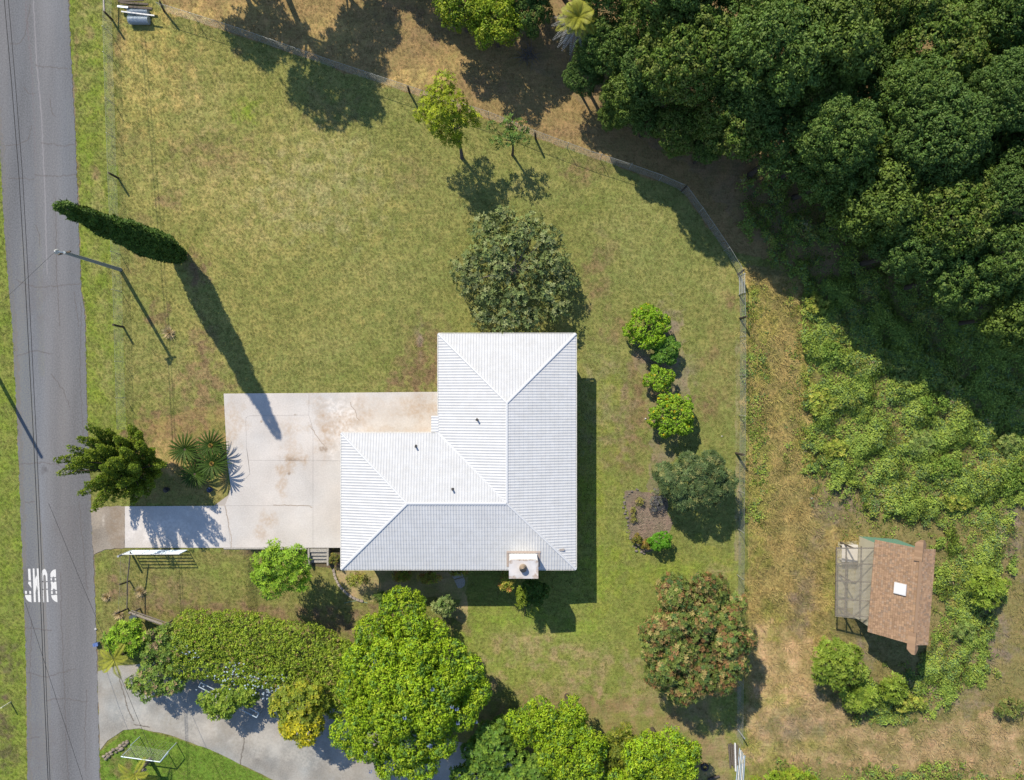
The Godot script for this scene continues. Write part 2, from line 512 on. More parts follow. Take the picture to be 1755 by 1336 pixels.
	paint([[550, 1230], [1240, 1180], [1260, 1460], [480, 1460]], BROWN, 0.75, 12.0, 0.4, 60)
	# nothing grows under paving and buildings
	for q in [SLAB, APRON, NEIGHBOUR, [[759, 578], [980, 578], [980, 953], [604, 953], [604, 737], [759, 737]]]:
		paint(q, GREYSOIL, 0.9, 0.0, 0.0, 0, 0)
	var rd := ROAD_L.duplicate()
	var rr := ROAD_R.duplicate()
	rr.reverse()
	rd.append_array(rr)
	paint(rd, GREYSOIL, 0.9, 2.0, 0.0, 0, 0)
	# grain: turf is never one colour
	var fine := FastNoiseLite.new()
	fine.seed = 21
	fine.noise_type = FastNoiseLite.TYPE_SIMPLEX
	fine.frequency = 0.42
	fine.fractal_octaves = 3
	var bytes := PackedByteArray()
	bytes.resize(total * 3)
	for y in GH:
		for x in GW:
			var i := y * GW + x
			var n := fine.get_noise_2d(x, y)
			var e := patch_noise.get_noise_2d(x * 2.3 + 900.0, y * 2.3)
			var k := 1.0 + n * 0.34 + e * 0.10 + fine.get_noise_2d(x * 0.05, y * 0.55 + 7000.0) * 0.14
			var h := clampf(fine.get_noise_2d(x + 3000.0, y * 0.8) * 0.16 + e * 0.10, -0.3, 0.3)
			var c := Color(maxf(gr[i] * k * (1.0 + h), 0.0), maxf(gg[i] * k, 0.0), maxf(gb[i] * k * (1.0 + h * 0.6), 0.0)).linear_to_srgb()
			bytes[i * 3] = clampi(int(c.r * 255.0), 0, 255)
			bytes[i * 3 + 1] = clampi(int(c.g * 255.0), 0, 255)
			bytes[i * 3 + 2] = clampi(int(c.b * 255.0), 0, 255)
	var im := Image.create_from_data(GW, GH, false, Image.FORMAT_RGB8, bytes)
	var mat := StandardMaterial3D.new()
	mat.albedo_texture = ImageTexture.create_from_image(im)
	mat.roughness = 0.95
	mat.metallic_specular = 0.15
	mat.heightmap_enabled = false
	var a := Acc.new()
	# cell lines: half a metre where the plan is, wide beyond
	var xs := PackedFloat32Array([-300, -160, -90])
	var zs := PackedFloat32Array([-300, -160, -80])
	for i in 201: xs.append(-44.0 + i * 0.44)
	for i in 181: zs.append(-34.0 + i * 0.38)
	for v in [90, 160, 300]:
		xs.append(v)
		zs.append(v)
	var nx := xs.size()
	for z in zs:
		for x in xs:
			a.V.append(Vector3(x, gy(x, z), z))
			var e := 0.05
			a.N.append(Vector3(gy(x - e, z) - gy(x + e, z), 2.0 * e, gy(x, z - e) - gy(x, z + e)).normalized())
			a.C.append(Color.WHITE)
	for j in zs.size() - 1:
		for i in nx - 1:
			var k := j * nx + i
			a.I.append(k); a.I.append(k + 1); a.I.append(k + nx)
			a.I.append(k + 1); a.I.append(k + nx + 1); a.I.append(k + nx)
	a.plan_uv(Rect2((GX0 - 877.5) * S, (GY0 - 668.0) * S, GW / GK * S, GH / GK * S))
	structure("ground", a.mesh(), mat)

# colour of the turf at a place of the plan
func turf(x: float, z: float) -> Color:
	var i := clampi(int((z / S + 668.0 - GY0) * GK), 0, GH - 1) * GW + clampi(int((x / S + 877.5 - GX0) * GK), 0, GW - 1)
	return Color(gr[i], gg[i], gb[i], gd[i] / 255.0)

func build_grass() -> void:
	# short turf: tufts of blades over all lawns
	var r := RandomNumberGenerator.new()
	r.seed = 77
	var spots: Array[Transform3D] = []
	var tints: Array[Color] = []
	var long_spots: Array[Transform3D] = []
	var long_tints: Array[Color] = []
	var w := 1900.0 * S
	var d := 1480.0 * S
	for n in 330000:
		var x := r.randf_range(-0.5, 0.5) * w
		var z := r.randf_range(-0.5, 0.5) * d
		var i := clampi(int((z / S + 668.0 - GY0) * GK), 0, GH - 1) * GW + clampi(int((x / S + 877.5 - GX0) * GK), 0, GW - 1)
		if r.randf() * 255.0 > gd[i]:
			continue
		var s := r.randf_range(0.6, 1.35)
		var c := Color(gr[i], gg[i], gb[i])
		var q := r.randf()
		if gr[i] > gg[i] * 1.28:
			c = c.lerp(STRAW if q < 0.5 else BROWN, r.randf_range(0.0, 0.25))
		elif q < 0.22:
			c = c.lerp(STRAW * 1.15, r.randf_range(0.15, 0.55))
		elif q < 0.60:
			c = c.lerp(Color(0.135, 0.18, 0.03), r.randf_range(0.15, 0.6))
		c = c * r.randf_range(0.86, 1.3)
		c.a = 1.0
		if gl[i] > 0 and r.randf() * 255.0 < gl[i] * 0.42:
			var t := Basis.from_euler(Vector3(r.randf_range(-0.5, 0.5), r.randf() * TAU, r.randf_range(-0.5, 0.5))).scaled(Vector3.ONE * r.randf_range(0.6, 1.5))
			long_spots.append(Transform3D(t, Vector3(x, gy(x, z) - 0.01, z)))
			long_tints.append(c * r.randf_range(0.9, 1.25))
			continue
		var b := Basis(Vector3.UP, r.randf() * TAU).scaled(Vector3(s, s * r.randf_range(0.6, 1.1), s))
		spots.append(Transform3D(b, Vector3(x, gy(x, z) - 0.004, z)))
		tints.append(c)
	tufts("grass", spots, tints, 7, 0.085, 0.022, 0.35, 1.0, "short mown turf of straw and green blades over the lawns")
	tufts("dry_grass", long_spots, long_tints, 9, 0.34, 0.026, 0.15, 1.0, "rank dry golden grass along the strip beyond the east fence")

func tufts(called: String, spots: Array[Transform3D], tints: Array[Color], blades: int, l: float, wd: float, t0: float, t1: float, label: String) -> void:
	var r := RandomNumberGenerator.new()
	r.seed = 5 + blades
	var a := Acc.new()
	for k in blades:
		var an := TAU * k / blades + r.randf_range(-0.3, 0.3)
		var ti := r.randf_range(t0, t1)
		var flat := Vector3(cos(an), 0, sin(an))
		var dir := flat * cos(ti) + Vector3.UP * sin(ti)
		var nor := Vector3.UP * cos(ti) - flat * sin(ti)
		var g := r.randf_range(0.8, 1.2)
		a.leaf(flat * l * r.randf_range(0.0, 0.3), dir, nor, l * r.randf_range(0.7, 1.2), wd, Color(g, g, g))
	var mm := MultiMesh.new()
	mm.transform_format = MultiMesh.TRANSFORM_3D
	mm.use_colors = true
	var m := a.mesh()
	var mat := tinted(0.75, 0.2)
	mat.backlight_enabled = true
	mat.backlight = Color(0.35, 0.36, 0.2)
	m.surface_set_material(0, mat)
	mm.mesh = m
	mm.instance_count = spots.size()
	for i in spots.size():
		mm.set_instance_transform(i, spots[i])
		mm.set_instance_color(i, tints[i])
	var o := MultiMeshInstance3D.new()
	o.name = called
	o.multimesh = mm
	add_child(o)
	tag(o, label, "grass", "", "stuff")

# ---------------------------------------------------------------- road and paving
func jagged(pts: Array, step: float, amount: float, sd: int) -> Array:
	var r := RandomNumberGenerator.new()
	r.seed = sd
	var out := []
	for i in pts.size() - 1:
		var a := Vector2(pts[i][0], pts[i][1])
		var b := Vector2(pts[i + 1][0], pts[i + 1][1])
		var n := maxi(1, int(a.distance_to(b) / step))
		for k in n:
			var q := a.lerp(b, (k + (r.randf_range(-0.4, 0.4) if k > 0 else 0.0)) / n)
			if k > 0:
				q += (b - a).orthogonal().normalized() * r.randf_range(-amount, amount)
			out.append([q.x, q.y])
	out.append(pts[pts.size() - 1])
	return out

func stroke(im: Image, rect: Rect2, pts: Array, width: float, col: Color, strength: float, wander := 1.0, sd := 1) -> void:
	# a crack or seam that wanders along a line of the plan
	var n := FastNoiseLite.new()
	n.seed = sd
	n.frequency = 0.06
	var kx := im.get_width() / rect.size.x
	var ky := im.get_height() / rect.size.y
	var each := 1.0 - pow(1.0 - strength, 1.0 / maxf(1.0, width * kx))
	for i in pts.size() - 1:
		var a := Vector2(pts[i][0], pts[i][1])
		var b := Vector2(pts[i + 1][0], pts[i + 1][1])
		var steps := int(a.distance_to(b) * maxf(kx, ky)) + 1
		for k in steps:
			var q := a.lerp(b, float(k) / steps)
			q += Vector2(n.get_noise_2d(q.x, q.y * 1.3), n.get_noise_2d(q.y, q.x + 400.0)) * wander * 3.0
			var c := Vector2((q.x - rect.position.x) * kx, (q.y - rect.position.y) * ky)
			var w := maxf(0.5, width * kx * 0.5)
			for y in range(int(c.y - w), int(c.y + w) + 1):
				for x in range(int(c.x - w), int(c.x + w) + 1):
					if x >= 0 and y >= 0 and x < im.get_width() and y < im.get_height():
						var soft := 1.0 if w < 3.0 else maxf(0.0, 1.0 - absf(x - c.x) / w)
						im.set_pixel(x, y, im.get_pixel(x, y).lerp(col, each * soft))

func stain(im: Image, rect: Rect2, cx: float, cy: float, rx: float, ry: float, col: Color, strength: float, sd := 1) -> void:
	var n := FastNoiseLite.new()
	n.seed = sd
	n.frequency = 0.035
	n.fractal_octaves = 5
	var kx := im.get_width() / rect.size.x
	var ky := im.get_height() / rect.size.y
	for y in range(maxi(0, int((cy - ry * 1.5 - rect.position.y) * ky)), mini(im.get_height(), int((cy + ry * 1.5 - rect.position.y) * ky))):
		for x in range(maxi(0, int((cx - rx * 1.5 - rect.position.x) * kx)), mini(im.get_width(), int((cx + rx * 1.5 - rect.position.x) * kx))):
			var px := x / kx + rect.position.x
			var py := y / ky + rect.position.y
			var e := Vector2((px - cx) / rx, (py - cy) / ry).length() + n.get_noise_2d(px, py) * 0.9
			if e < 1.0:
				var s := strength * minf(1.0, (1.0 - e) * 1.6) * clampf(0.65 + n.get_noise_2d(px * 4.0, py * 4.0) * 0.9, 0.0, 1.0)
				im.set_pixel(x, y, im.get_pixel(x, y).lerp(col, s))

func mottled(w: int, h: int, rect: Rect2, col: Color, coarse: float, fine_amount: float, sd: int, streak := 1.0) -> Image:
	var n := FastNoiseLite.new()
	n.seed = sd
	n.frequency = 0.012
	n.fractal_octaves = 5
	var f := FastNoiseLite.new()
	f.seed = sd + 1
	f.frequency = 0.31
	f.fractal_octaves = 2
	var bytes := PackedByteArray()
	bytes.resize(w * h * 3)
	for y in h:
		var py := rect.position.y + y * rect.size.y / h
		for x in w:
			var px := rect.position.x + x * rect.size.x / w
			var k := 1.0 + n.get_noise_2d(px, py * streak) * coarse + f.get_noise_2d(px, py) * fine_amount
			var t := n.get_noise_2d(px * 0.7 + 700.0, py * streak * 0.7) * coarse * 0.25
			var c := Color(col.r * k * (1.0 + t), col.g * k, col.b * k * (1.0 - t)).linear_to_srgb()
			var i := (y * w + x) * 3
			bytes[i] = clampi(int(c.r * 255.0), 0, 255)
			bytes[i + 1] = clampi(int(c.g * 255.0), 0, 255)
			bytes[i + 2] = clampi(int(c.b * 255.0), 0, 255)
	return Image.create_from_data(w, h, false, Image.FORMAT_RGB8, bytes)

func surfaced(im: Image, rough: float, bump := true) -> StandardMaterial3D:
	var m := StandardMaterial3D.new()
	m.albedo_texture = ImageTexture.create_from_image(im)
	m.roughness = rough
	m.metallic_specular = 0.25
	return m

func world_rect(r: Rect2) -> Rect2:
	return Rect2((r.position.x - 877.5) * S, (r.position.y - 668.0) * S, r.size.x * S, r.size.y * S)

func build_road() -> void:
	var rect := Rect2(-70, -400, 260, 2100)
	var im := mottled(400, 2048, rect, Color(0.150, 0.154, 0.163), 0.32, 0.24, 31, 0.10)
	var dark := Color(0.40, 0.385, 0.385)
	var tar := Color(0.36, 0.34, 0.335)
	# a long patched seam, wheel-worn lines and old cracks
	stroke(im, rect, [[43, -400], [46, 20], [55, 120], [60, 200], [62, 300], [66, 420], [72, 640]], 9.0, Color(0.52, 0.46, 0.445), 0.4, 1.5, 4)
	stroke(im, rect, [[58, 0], [64, 110], [72, 200], [78, 330], [80, 420], [82, 470]], 1.6, Color(0.56, 0.55, 0.56), 0.3, 0.5, 5)
	stroke(im, rect, [[20, 300], [38, 700], [60, 1000], [80, 1500]], 34.0, Color(0.46, 0.45, 0.44), 0.25, 1.0, 6)
	stroke(im, rect, [[80, 600], [96, 800], [110, 1050], [120, 1500]], 26.0, Color(0.52, 0.54, 0.56), 0.35, 1.0, 7)
	stroke(im, rect, [[112, 560], [124, 800], [135, 1080], [140, 1500]], 22.0, Color(0.46, 0.485, 0.51), 0.35, 1.0, 8)
	stroke(im, rect, [[70, 500], [80, 640], [84, 760], [88, 800]], 8.0, Color(0.54, 0.545, 0.555), 0.35, 1.0, 9)
	for c in [[[10, 250], [34, 247], [50, 240], [56, 215]], [[70, 245], [90, 247], [110, 250], [131, 248]], [[16, 305], [40, 306], [60, 308]], [[60, 300], [100, 302], [132, 300]], [[40, 150], [52, 160], [60, 160]], [[18, 75], [34, 76], [44, 60], [52, 8]], [[62, 112], [90, 116], [118, 118]], [[86, 170], [90, 196], [96, 200]], [[70, 420], [68, 400], [62, 385]], [[30, 480], [60, 492], [95, 490], [140, 486]], [[140, 520], [138, 640], [142, 720], [145, 760]], [[30, 610], [60, 600], [90, 606]], [[88, 640], [110, 670], [122, 700]], [[36, 795], [80, 792], [118, 800]], [[42, 1150], [80, 1160], [130, 1145]], [[80, 1200], [110, 1195], [150, 1203]], [[40, 1075], [90, 1080]], [[105, 980], [106, 1060], [112, 1200], [118, 1336]], [[150, 1180], [146, 1250], [148, 1320]], [[55, 1060], [52, 1180]], [[96, 340], [98, 470], [104, 560]], [[44, 1265], [70, 1262]], [[60, 860], [40, 862]], [[136, 860], [140, 905], [146, 960], [150, 1010]], [[128, 500], [136, 560]]]:
		stroke(im, rect, c, 0.6, tar, 0.26, 0.8, 10 + c.size())
	stroke(im, rect, [[-60, -400], [-20, 0], [4, 240], [14, 420], [26, 560], [34, 720], [41, 900], [49, 1100], [52, 1336], [56, 1700]], 5.0, Color(0.45, 0.42, 0.41), 0.3, 2.0, 12)
	stroke(im, rect, [[112, 0], [120, 180], [128, 330], [134, 480]], 9.0, Color(0.50, 0.455, 0.45), 0.3, 2.0, 13)
	stain(im, rect, 78, 806, 9, 9, Color(0.28, 0.27, 0.27), 0.5, 41)
	stain(im, rect, 45, 1000, 12, 26, Color(0.33, 0.32, 0.325), 0.45, 42)
	for s in [[140, 480, 12, 40], [150, 640, 10, 60], [60, 500, 30, 60], [120, 900, 30, 40], [70, 1280, 30, 60]]:
		stain(im, rect, s[0], s[1], s[2], s[3], dark, 0.35, 43 + s[0])
	var poly := jagged(ROAD_L, 4.0, 1.1, 3)
	var right := jagged(ROAD_R, 4.0, 1.2, 4)
	right.reverse()
	poly.append_array(right)
	var a := Acc.new()
	a.slab(plan(poly), -0.1, 0.02)
	a.plan_uv(world_rect(rect))
	structure("road", a.mesh(), surfaced(im, 0.85))
	# the word on the road, read from the north: each letter of stencilled bars
	var paint_mat := grainy(plain(Color(0.78, 0.78, 0.76), 0.7), 0.9, 0.035, 0.74, 19)
	var t := thing("bump_marking", "white stencilled word BUMP painted on the grey asphalt road", "road marking", on(71, 1003, 0.0))
	var letters := {
		"letter_p": [[[49, 974], [53, 974], [54, 994], [50, 994]], [[50, 996], [54, 996], [55, 1007], [52, 1003], [49, 999]], [[51, 1012], [54, 1012], [54.4, 1017], [51.4, 1017]], [[43.8, 1012], [47, 1012], [47.3, 1017], [44, 1017]], [[44.2, 1018.5], [49.5, 1019], [51.4, 1018.6], [54.4, 1018.6], [55, 1031.5], [50, 1030], [46, 1026], [44.4, 1022]]],
		"letter_m": [[[57, 973.5], [60, 973.5], [62.5, 1031], [59, 1031]], [[64, 973.5], [67, 973.5], [70, 1031], [66.6, 1031]], [[60.9, 992], [63.3, 985], [65.4, 992], [66.6, 1014], [65.4, 1010], [63.8, 1002], [62.7, 1010], [61.9, 1014]]],
		"letter_u": [[[72, 982], [74, 976.5], [76.8, 974], [79.6, 976], [82, 983], [82.4, 995], [79.8, 995], [79.2, 986], [77, 983.6], [75.2, 986], [75, 995], [72.6, 995]], [[72.8, 997], [75.2, 997], [75.6, 1008.5], [73, 1008.5]], [[80, 997], [82.6, 997], [82.9, 1008], [80.3, 1008]], [[73, 1010.3], [75.6, 1010.3], [76.7, 1031.5], [74, 1031.5]], [[80.4, 1010], [83, 1010], [84.2, 1031], [81.2, 1031]]],
		"letter_b": [[[96.6, 975], [97, 988], [94.8, 988.4], [92, 987], [90.2, 989], [87.4, 988.6], [87.4, 982], [89.6, 978], [93, 975.6]], [[87.6, 990], [90, 990], [90.4, 994], [87.8, 994]], [[94.6, 990], [97, 990], [97.2, 994], [94.8, 994]], [[87.8, 996], [90.4, 996], [92.4, 998], [95, 996], [97.4, 996], [98.4, 1010], [96, 1010], [93, 1007.4], [90.6, 1011], [88.2, 1011], [89, 1003.6]], [[88.4, 1012.4], [91, 1012.4], [91.4, 1017], [88.6, 1017]], [[96, 1012], [98.6, 1012], [98.8, 1016.6], [96.4, 1016.6]], [[88.8, 1018.8], [92, 1019.4], [96.4, 1018.6], [98.8, 1018.6], [99.4, 1031.6], [95, 1029.6], [91, 1026], [89.2, 1022]]],
	}
	for l in letters:
		var b := Acc.new()
		for bit in letters[l]:
			b.slab(plan(bit), 0.0205, 0.024)
		for i in b.V.size():
			b.V[i] -= t.position
		part(l, b.mesh(), paint_mat, t)

func build_drive() -> void:
	var rect := Rect2(200, 660, 580, 290)
	var im := mottled(1160, 580, rect, Color(0.50, 0.475, 0.45), 0.16, 0.10, 51)
	var rust := Color(0.63, 0.53, 0.43)
	for s in [[575, 728, 34, 26, 0.9], [610, 715, 36, 14, 0.7], [560, 735, 16, 20, 0.6], [715, 700, 36, 24, 0.7], [505, 783, 24, 18, 0.8], [500, 760, 12, 40, 0.4], [488, 806, 14, 10, 0.8], [484, 830, 9, 24, 0.7], [458, 893, 14, 22, 0.7], [448, 912, 10, 12, 0.6], [400, 725, 20, 40, 0.55], [545, 690, 20, 20, 0.4], [615, 690, 14, 16, 0.45], [660, 740, 70, 10, 0.4], [560, 770, 20, 20, 0.4], [500, 730, 26, 14, 0.3], [640, 700, 80, 24, 0.25]]:
		stain(im, rect, s[0], s[1], s[2] * 1.15, s[3] * 1.15, rust, s[4] * 0.62, int(s[0]))
	for s in [[505, 787, 16, 5, 0.7], [554, 768, 7, 6, 0.8], [507, 710, 5, 2, 0.9], [449, 722, 4, 3, 0.8], [496, 811, 4, 4, 0.8]]:
		stain(im, rect, s[0], s[1], s[2], s[3], Color(0.45, 0.38, 0.31), s[4] * 0.7, int(s[1]))
	for s in [[400, 690, 60, 20], [480, 740, 40, 30], [650, 720, 90, 40], [470, 870, 60, 30], [590, 900, 40, 40], [430, 800, 30, 30], [300, 900, 80, 30]]:
		stain(im, rect, s[0], s[1], s[2], s[3], Color(0.70, 0.68, 0.66), 0.35, 90 + int(s[0]))
	for s in [[595, 740, 40, 50], [580, 700, 40, 24], [290, 905, 70, 30]]:
		stain(im, rect, s[0], s[1], s[2], s[3], Color(0.88, 0.86, 0.84), 0.5, 190 + int(s[0]))
	for c in [[[387, 866], [391, 890], [397, 920], [397, 938]], [[470, 866], [500, 864], [536, 868]], [[534, 732], [545, 748], [556, 764]], [[600, 690], [606, 700], [616, 720]]]:
		stroke(im, rect, c, 0.8, Color(0.60, 0.55, 0.50), 0.7, 0.8, 6)
	var mat := surfaced(im, 0.85)
	# a concrete bed below, and the poured panels on it with open joints between
	var panels := [
		[[384, 674], [530, 673], [530, 711], [428, 712], [422, 716], [423, 766], [429, 812], [394, 847], [396, 832], [390, 790]],
		[[530, 673], [752, 671], [790, 700], [790, 790], [537, 789], [537, 735], [530, 711]],
		[[428, 712], [530, 711], [537, 735], [537, 789], [427, 788], [423, 766], [422, 716]],
		[[427, 788], [537, 789], [537, 866], [386, 866], [394, 847], [429, 812]],
		[[386, 866], [537, 866], [537, 938], [396, 938], [391, 890]],
		[[537, 789], [640, 790], [640, 938], [537, 938]],
		[[215, 867], [386, 866], [391, 890], [396, 938], [215, 938]],
	]
	var bed := Acc.new()
	var base_poly := plan([[385, 675], [752, 672], [788, 701], [788, 788], [638, 790], [638, 937.4], [216, 937.4], [216, 868], [366, 867], [392, 848], [397, 832], [391, 790]])
	bed.slab(base_poly, -0.6, 0.02)
	var drive := structure("driveway", bed.mesh(), plain(Color(0.36, 0.33, 0.30), 0.95))
	for q in panels:
		for o in Geometry2D.offset_polygon(plan(q), -0.006):
			var a := Acc.new()
			a.slab(o, 0.0, 0.05)
			a.plan_uv(world_rect(rect))
			part("concrete_panel", a.mesh(), mat, drive)
	# edge of the raised drive along the garden
	var wall := Acc.new()
	wall.slab(plan([[384, 938.2], [526, 938.2], [526, 940.4], [384, 940.4]]), -0.62, 0.06)
	part("edge_wall", wall.mesh(), M.concrete, drive)
	var ar := Rect2(150, 850, 80, 110)
	var ai := mottled(160, 220, ar, Color(0.25, 0.215, 0.175), 0.35, 0.2, 61)
	stain(ai, ar, 178, 895, 3, 12, Color(0.75, 0.72, 0.68), 0.6, 3)
	stain(ai, ar, 200, 900, 20, 40, Color(0.50, 0.44, 0.37), 0.6, 4)
	stain(ai, ar, 165, 880, 14, 30, Color(0.62, 0.58, 0.52), 0.6, 5)
	var ap := Acc.new()
	var apron: Array = jagged(APRON + [APRON[0]], 5.0, 1.2, 9)
	apron.pop_back()
	ap.slab(plan(apron), -0.08, 0.032)
	ap.plan_uv(world_rect(ar))
	structure("driveway_apron", ap.mesh(), surfaced(ai, 0.9))
	# steps down to the lower garden
	var t := thing("concrete_steps", "four pale concrete steps between two low side walls below the drive", "steps", on(545, 955))
	var b0 := t.position
	for k in 4:
		var s := Acc.new()
		var y1 := 0.02 - k * 0.13
		s.slab(plan([[531.5, 939.5 + k * 6.6], [560, 939.5 + k * 6.6], [560, 945.7 + k * 6.6], [531.5, 945.7 + k * 6.6]]), -0.56, y1)
		for i in s.V.size(): s.V[i] -= b0
		part("step", s.mesh(), M.concrete, t)
	for x in [528.0, 560.6]:
		var s := Acc.new()
		s.slab(plan([[x, 939], [x + 3.2, 939], [x + 3.2, 968], [x, 968]]), -0.58, 0.09)
		for i in s.V.size(): s.V[i] -= b0
		part("side_wall", s.mesh(), M.concrete, t)
	# curved stepping path to the south door
	var path := thing("flagstone_path", "grey flagstone path curving from the south wall across shaded grass", "path", on(780, 990))
	for q in [[[758, 955], [770, 955], [776, 966], [764, 970]], [[764, 970.6], [776, 966.6], [783, 976], [770, 982]], [[770, 982.8], [783.4, 976.8], [792, 984], [794, 990], [777, 995]], [[777.4, 996], [794.4, 990.8], [797, 998], [796, 1006], [790, 1010.5], [784, 1010]]]:
		var s := Acc.new()
		for o in Geometry2D.offset_polygon(plan(q), 0.06, Geometry2D.JOIN_ROUND):
			for o2 in Geometry2D.offset_polygon(o, -0.075, Geometry2D.JOIN_ROUND):
				s.slab(o2, -0.66, -0.44)
		for i in s.V.size(): s.V[i] -= path.position
		part("flagstone", s.mesh(), M.concrete, path)

func build_neighbour_drive() -> void:
	var rect := Rect2(150, 1100, 800, 400)
	var im := mottled(1000, 500, rect, Color(0.28, 0.27, 0.245), 0.45, 0.16, 71)
	for s in [[230, 1220, 50, 30], [330, 1250, 60, 26], [440, 1270, 60, 30], [270, 1180, 40, 26], [520, 1290, 60, 26]]:
		stain(im, rect, s[0], s[1], s[2], s[3], Color(0.70, 0.685, 0.65), 0.5, 60 + s[0])
	for s in [[200, 1180, 26, 20], [390, 1250, 30, 40], [300, 1230, 20, 30], [600, 1330, 60, 20]]:
		stain(im, rect, s[0], s[1], s[2], s[3], Color(0.52, 0.50, 0.46), 0.5, 160 + s[0])
	for c in [[[203, 1150], [212, 1185], [222, 1220], [230, 1236]], [[420, 1265], [415, 1290], [412, 1310]], [[230, 1240], [258, 1246]]]:
		stroke(im, rect, c, 1.0, Color(0.42, 0.40, 0.37), 0.8, 0.8, 5)
	var a := Acc.new()
	var pts: Array = jagged(NEIGHBOUR + [NEIGHBOUR[0]], 12.0, 0.8, 12)
	pts.pop_back()
	a.slab(plan(pts), -0.08, 0.03)
	a.plan_uv(world_rect(rect))
	structure("neighbour_driveway", a.mesh(), surfaced(im, 0.88))

# ---------------------------------------------------------------- house
# All in metres: L-shaped hip roof of ribbed white sheets; eaves 3.58 m, ridges 4.68 m up.
const EAVE := 3.58
const RIDGE := 4.66

# limits of a convex polygon along axis `ax` of the plan, at the place `v` of the other axis
func span(poly: PackedVector2Array, ax: int, v: float) -> Vector2:
	var lo := 1e9
	var hi := -1e9
	for i in poly.size():
		var a := poly[i]
		var b := poly[(i + 1) % poly.size()]
		var av := a[1 - ax]
		var bv := b[1 - ax]
		if minf(av, bv) - 1e-6 <= v and v <= maxf(av, bv) + 1e-6:
			if absf(av - bv) < 1e-6:
				lo = minf(lo, minf(a[ax], b[ax]))
				hi = maxf(hi, maxf(a[ax], b[ax]))
			else:
				var q := lerpf(a[ax], b[ax], (v - av) / (bv - av))
				lo = minf(lo, q)
				hi = maxf(hi, q)
	return Vector2(lo, hi)

# one slope: ribs run along axis `ax`, the eave at `eave` on that axis, rising with slope towards the ridge
func roof_face(poly: PackedVector2Array, ax: int, eave: float, slope: float, y0: float, pitch: float, amp: float, row: float, col: Color, sd: int) -> Acc:
	var a := Acc.new()
	var n := FastNoiseLite.new()
	n.seed = sd
	n.frequency = 0.5
	n.fractal_octaves = 4
	var lo := 1e9
	var hi := -1e9
	for q in poly:
		lo = minf(lo, q[1 - ax])
		hi = maxf(hi, q[1 - ax])
	var prof := [[0.0, 0.0], [0.22, 0.0], [0.40, 1.0], [0.66, 1.0], [0.84, 0.0]]
	var cuts := PackedFloat32Array()
	var ups := PackedFloat32Array()
	var b := lo
	while b < hi - 1e-4:
		for f in prof:
			var v: float = b + f[0] * pitch
			if v < hi:
				cuts.append(v)
				ups.append(f[1] * amp)
		b += pitch
	cuts.append(hi)
	ups.append(0.0)
	for i in cuts.size() - 1:
		var v0 := cuts[i] + (1e-4 if i == 0 else 0.0)
		var v1 := cuts[i + 1] - (1e-4 if i == cuts.size() - 2 else 0.0)
		var s0 := span(poly, ax, v0)
		var s1 := span(poly, ax, v1)
		if s0.x > 1e8 or s1.x > 1e8:
			continue
		var far := maxf(absf(s0.x - eave), absf(s0.y - eave))
		far = maxf(far, maxf(absf(s1.x - eave), absf(s1.y - eave)))
		var rows := int(ceil(far / row))
		for k in rows:
			var e0 := k * row
			var e1 := e0 + row
			var q := []
			for w in 2:
				var s := s0 if w == 0 else s1
				var near := minf(absf(s.x - eave), absf(s.y - eave))
				var top := maxf(absf(s.x - eave), absf(s.y - eave))
				q.append([clampf(e0, near, top), clampf(e1, near, top)])
			if q[0][1] - q[0][0] < 1e-4 and q[1][1] - q[1][0] < 1e-4:
				continue
			var sg := 1.0 if (s0.x + s0.y) * 0.5 > eave else -1.0
			var P := []
			for w in 2:
				for z in 2:
					var dist: float = q[w][z]
					# each row of sheet laps over the one below: its lower edge stands a little proud
					var lap := 0.010 * (1.0 - (dist - e0) / row)
					var y := y0 + dist * slope + (ups[i] if w == 0 else ups[i + 1]) + lap
					var along := eave + sg * dist
					var across := v0 if w == 0 else v1
					P.append(Vector3(along, y, across) if ax == 0 else Vector3(across, y, along))
			var g := 1.0 + n.get_noise_2d(P[0].x, P[0].z) * 0.05
			var c := Color(col.r * g, col.g * g, col.b * g)
			# P: 0 low v0, 1 high v0, 2 low v1, 3 high v1
			var nn: Vector3 = (P[2] - P[0]).cross(P[1] - P[0])
			if nn.length_squared() < 1e-12:
				nn = (P[3] - P[2]).cross(P[1] - P[2]) * -1.0
			if nn.y > 0.0:
				a.quad(P[0], P[2], P[3], P[1], c)
			else:
				a.quad(P[0], P[1], P[3], P[2], c)
			if k > 0:
				# lip of the lap
				var d := Vector3(0, 0.010, 0)
				var up := Vector3(-sg if ax == 0 else 0.0, 0, 0.0 if ax == 0 else -sg)
				if (P[2] - P[0]).cross(d).dot(up) > 0.0:
					a.quad(P[0] - d, P[2] - d, P[2], P[0], c)
				else:
					a.quad(P[2] - d, P[0] - d, P[0], P[2], c)
	return a

func cap_bar(a: Vector3, b: Vector3, w: float, mat: Material, parent: Node, called := "ridge_cap") -> void:
	var m := Acc.new()
	var r := 0.055
	var z := (b - a).normalized()
	var x := Vector3.UP.cross(z).normalized()
	var y := z.cross(x)
	var q := [[-w, -0.05], [-w * 0.5, 0.005], [-r, r], [r, r], [w * 0.5, 0.005], [w, -0.05]]
	for i in q.size() - 1:
		var o0: Vector3 = x * float(q[i][0]) + y * float(q[i][1])
		var o1: Vector3 = x * float(q[i + 1][0]) + y * float(q[i + 1][1])
		m.quad(a + o0, b + o0, b + o1, a + o1)
	part(called, m.mesh(), mat, parent)

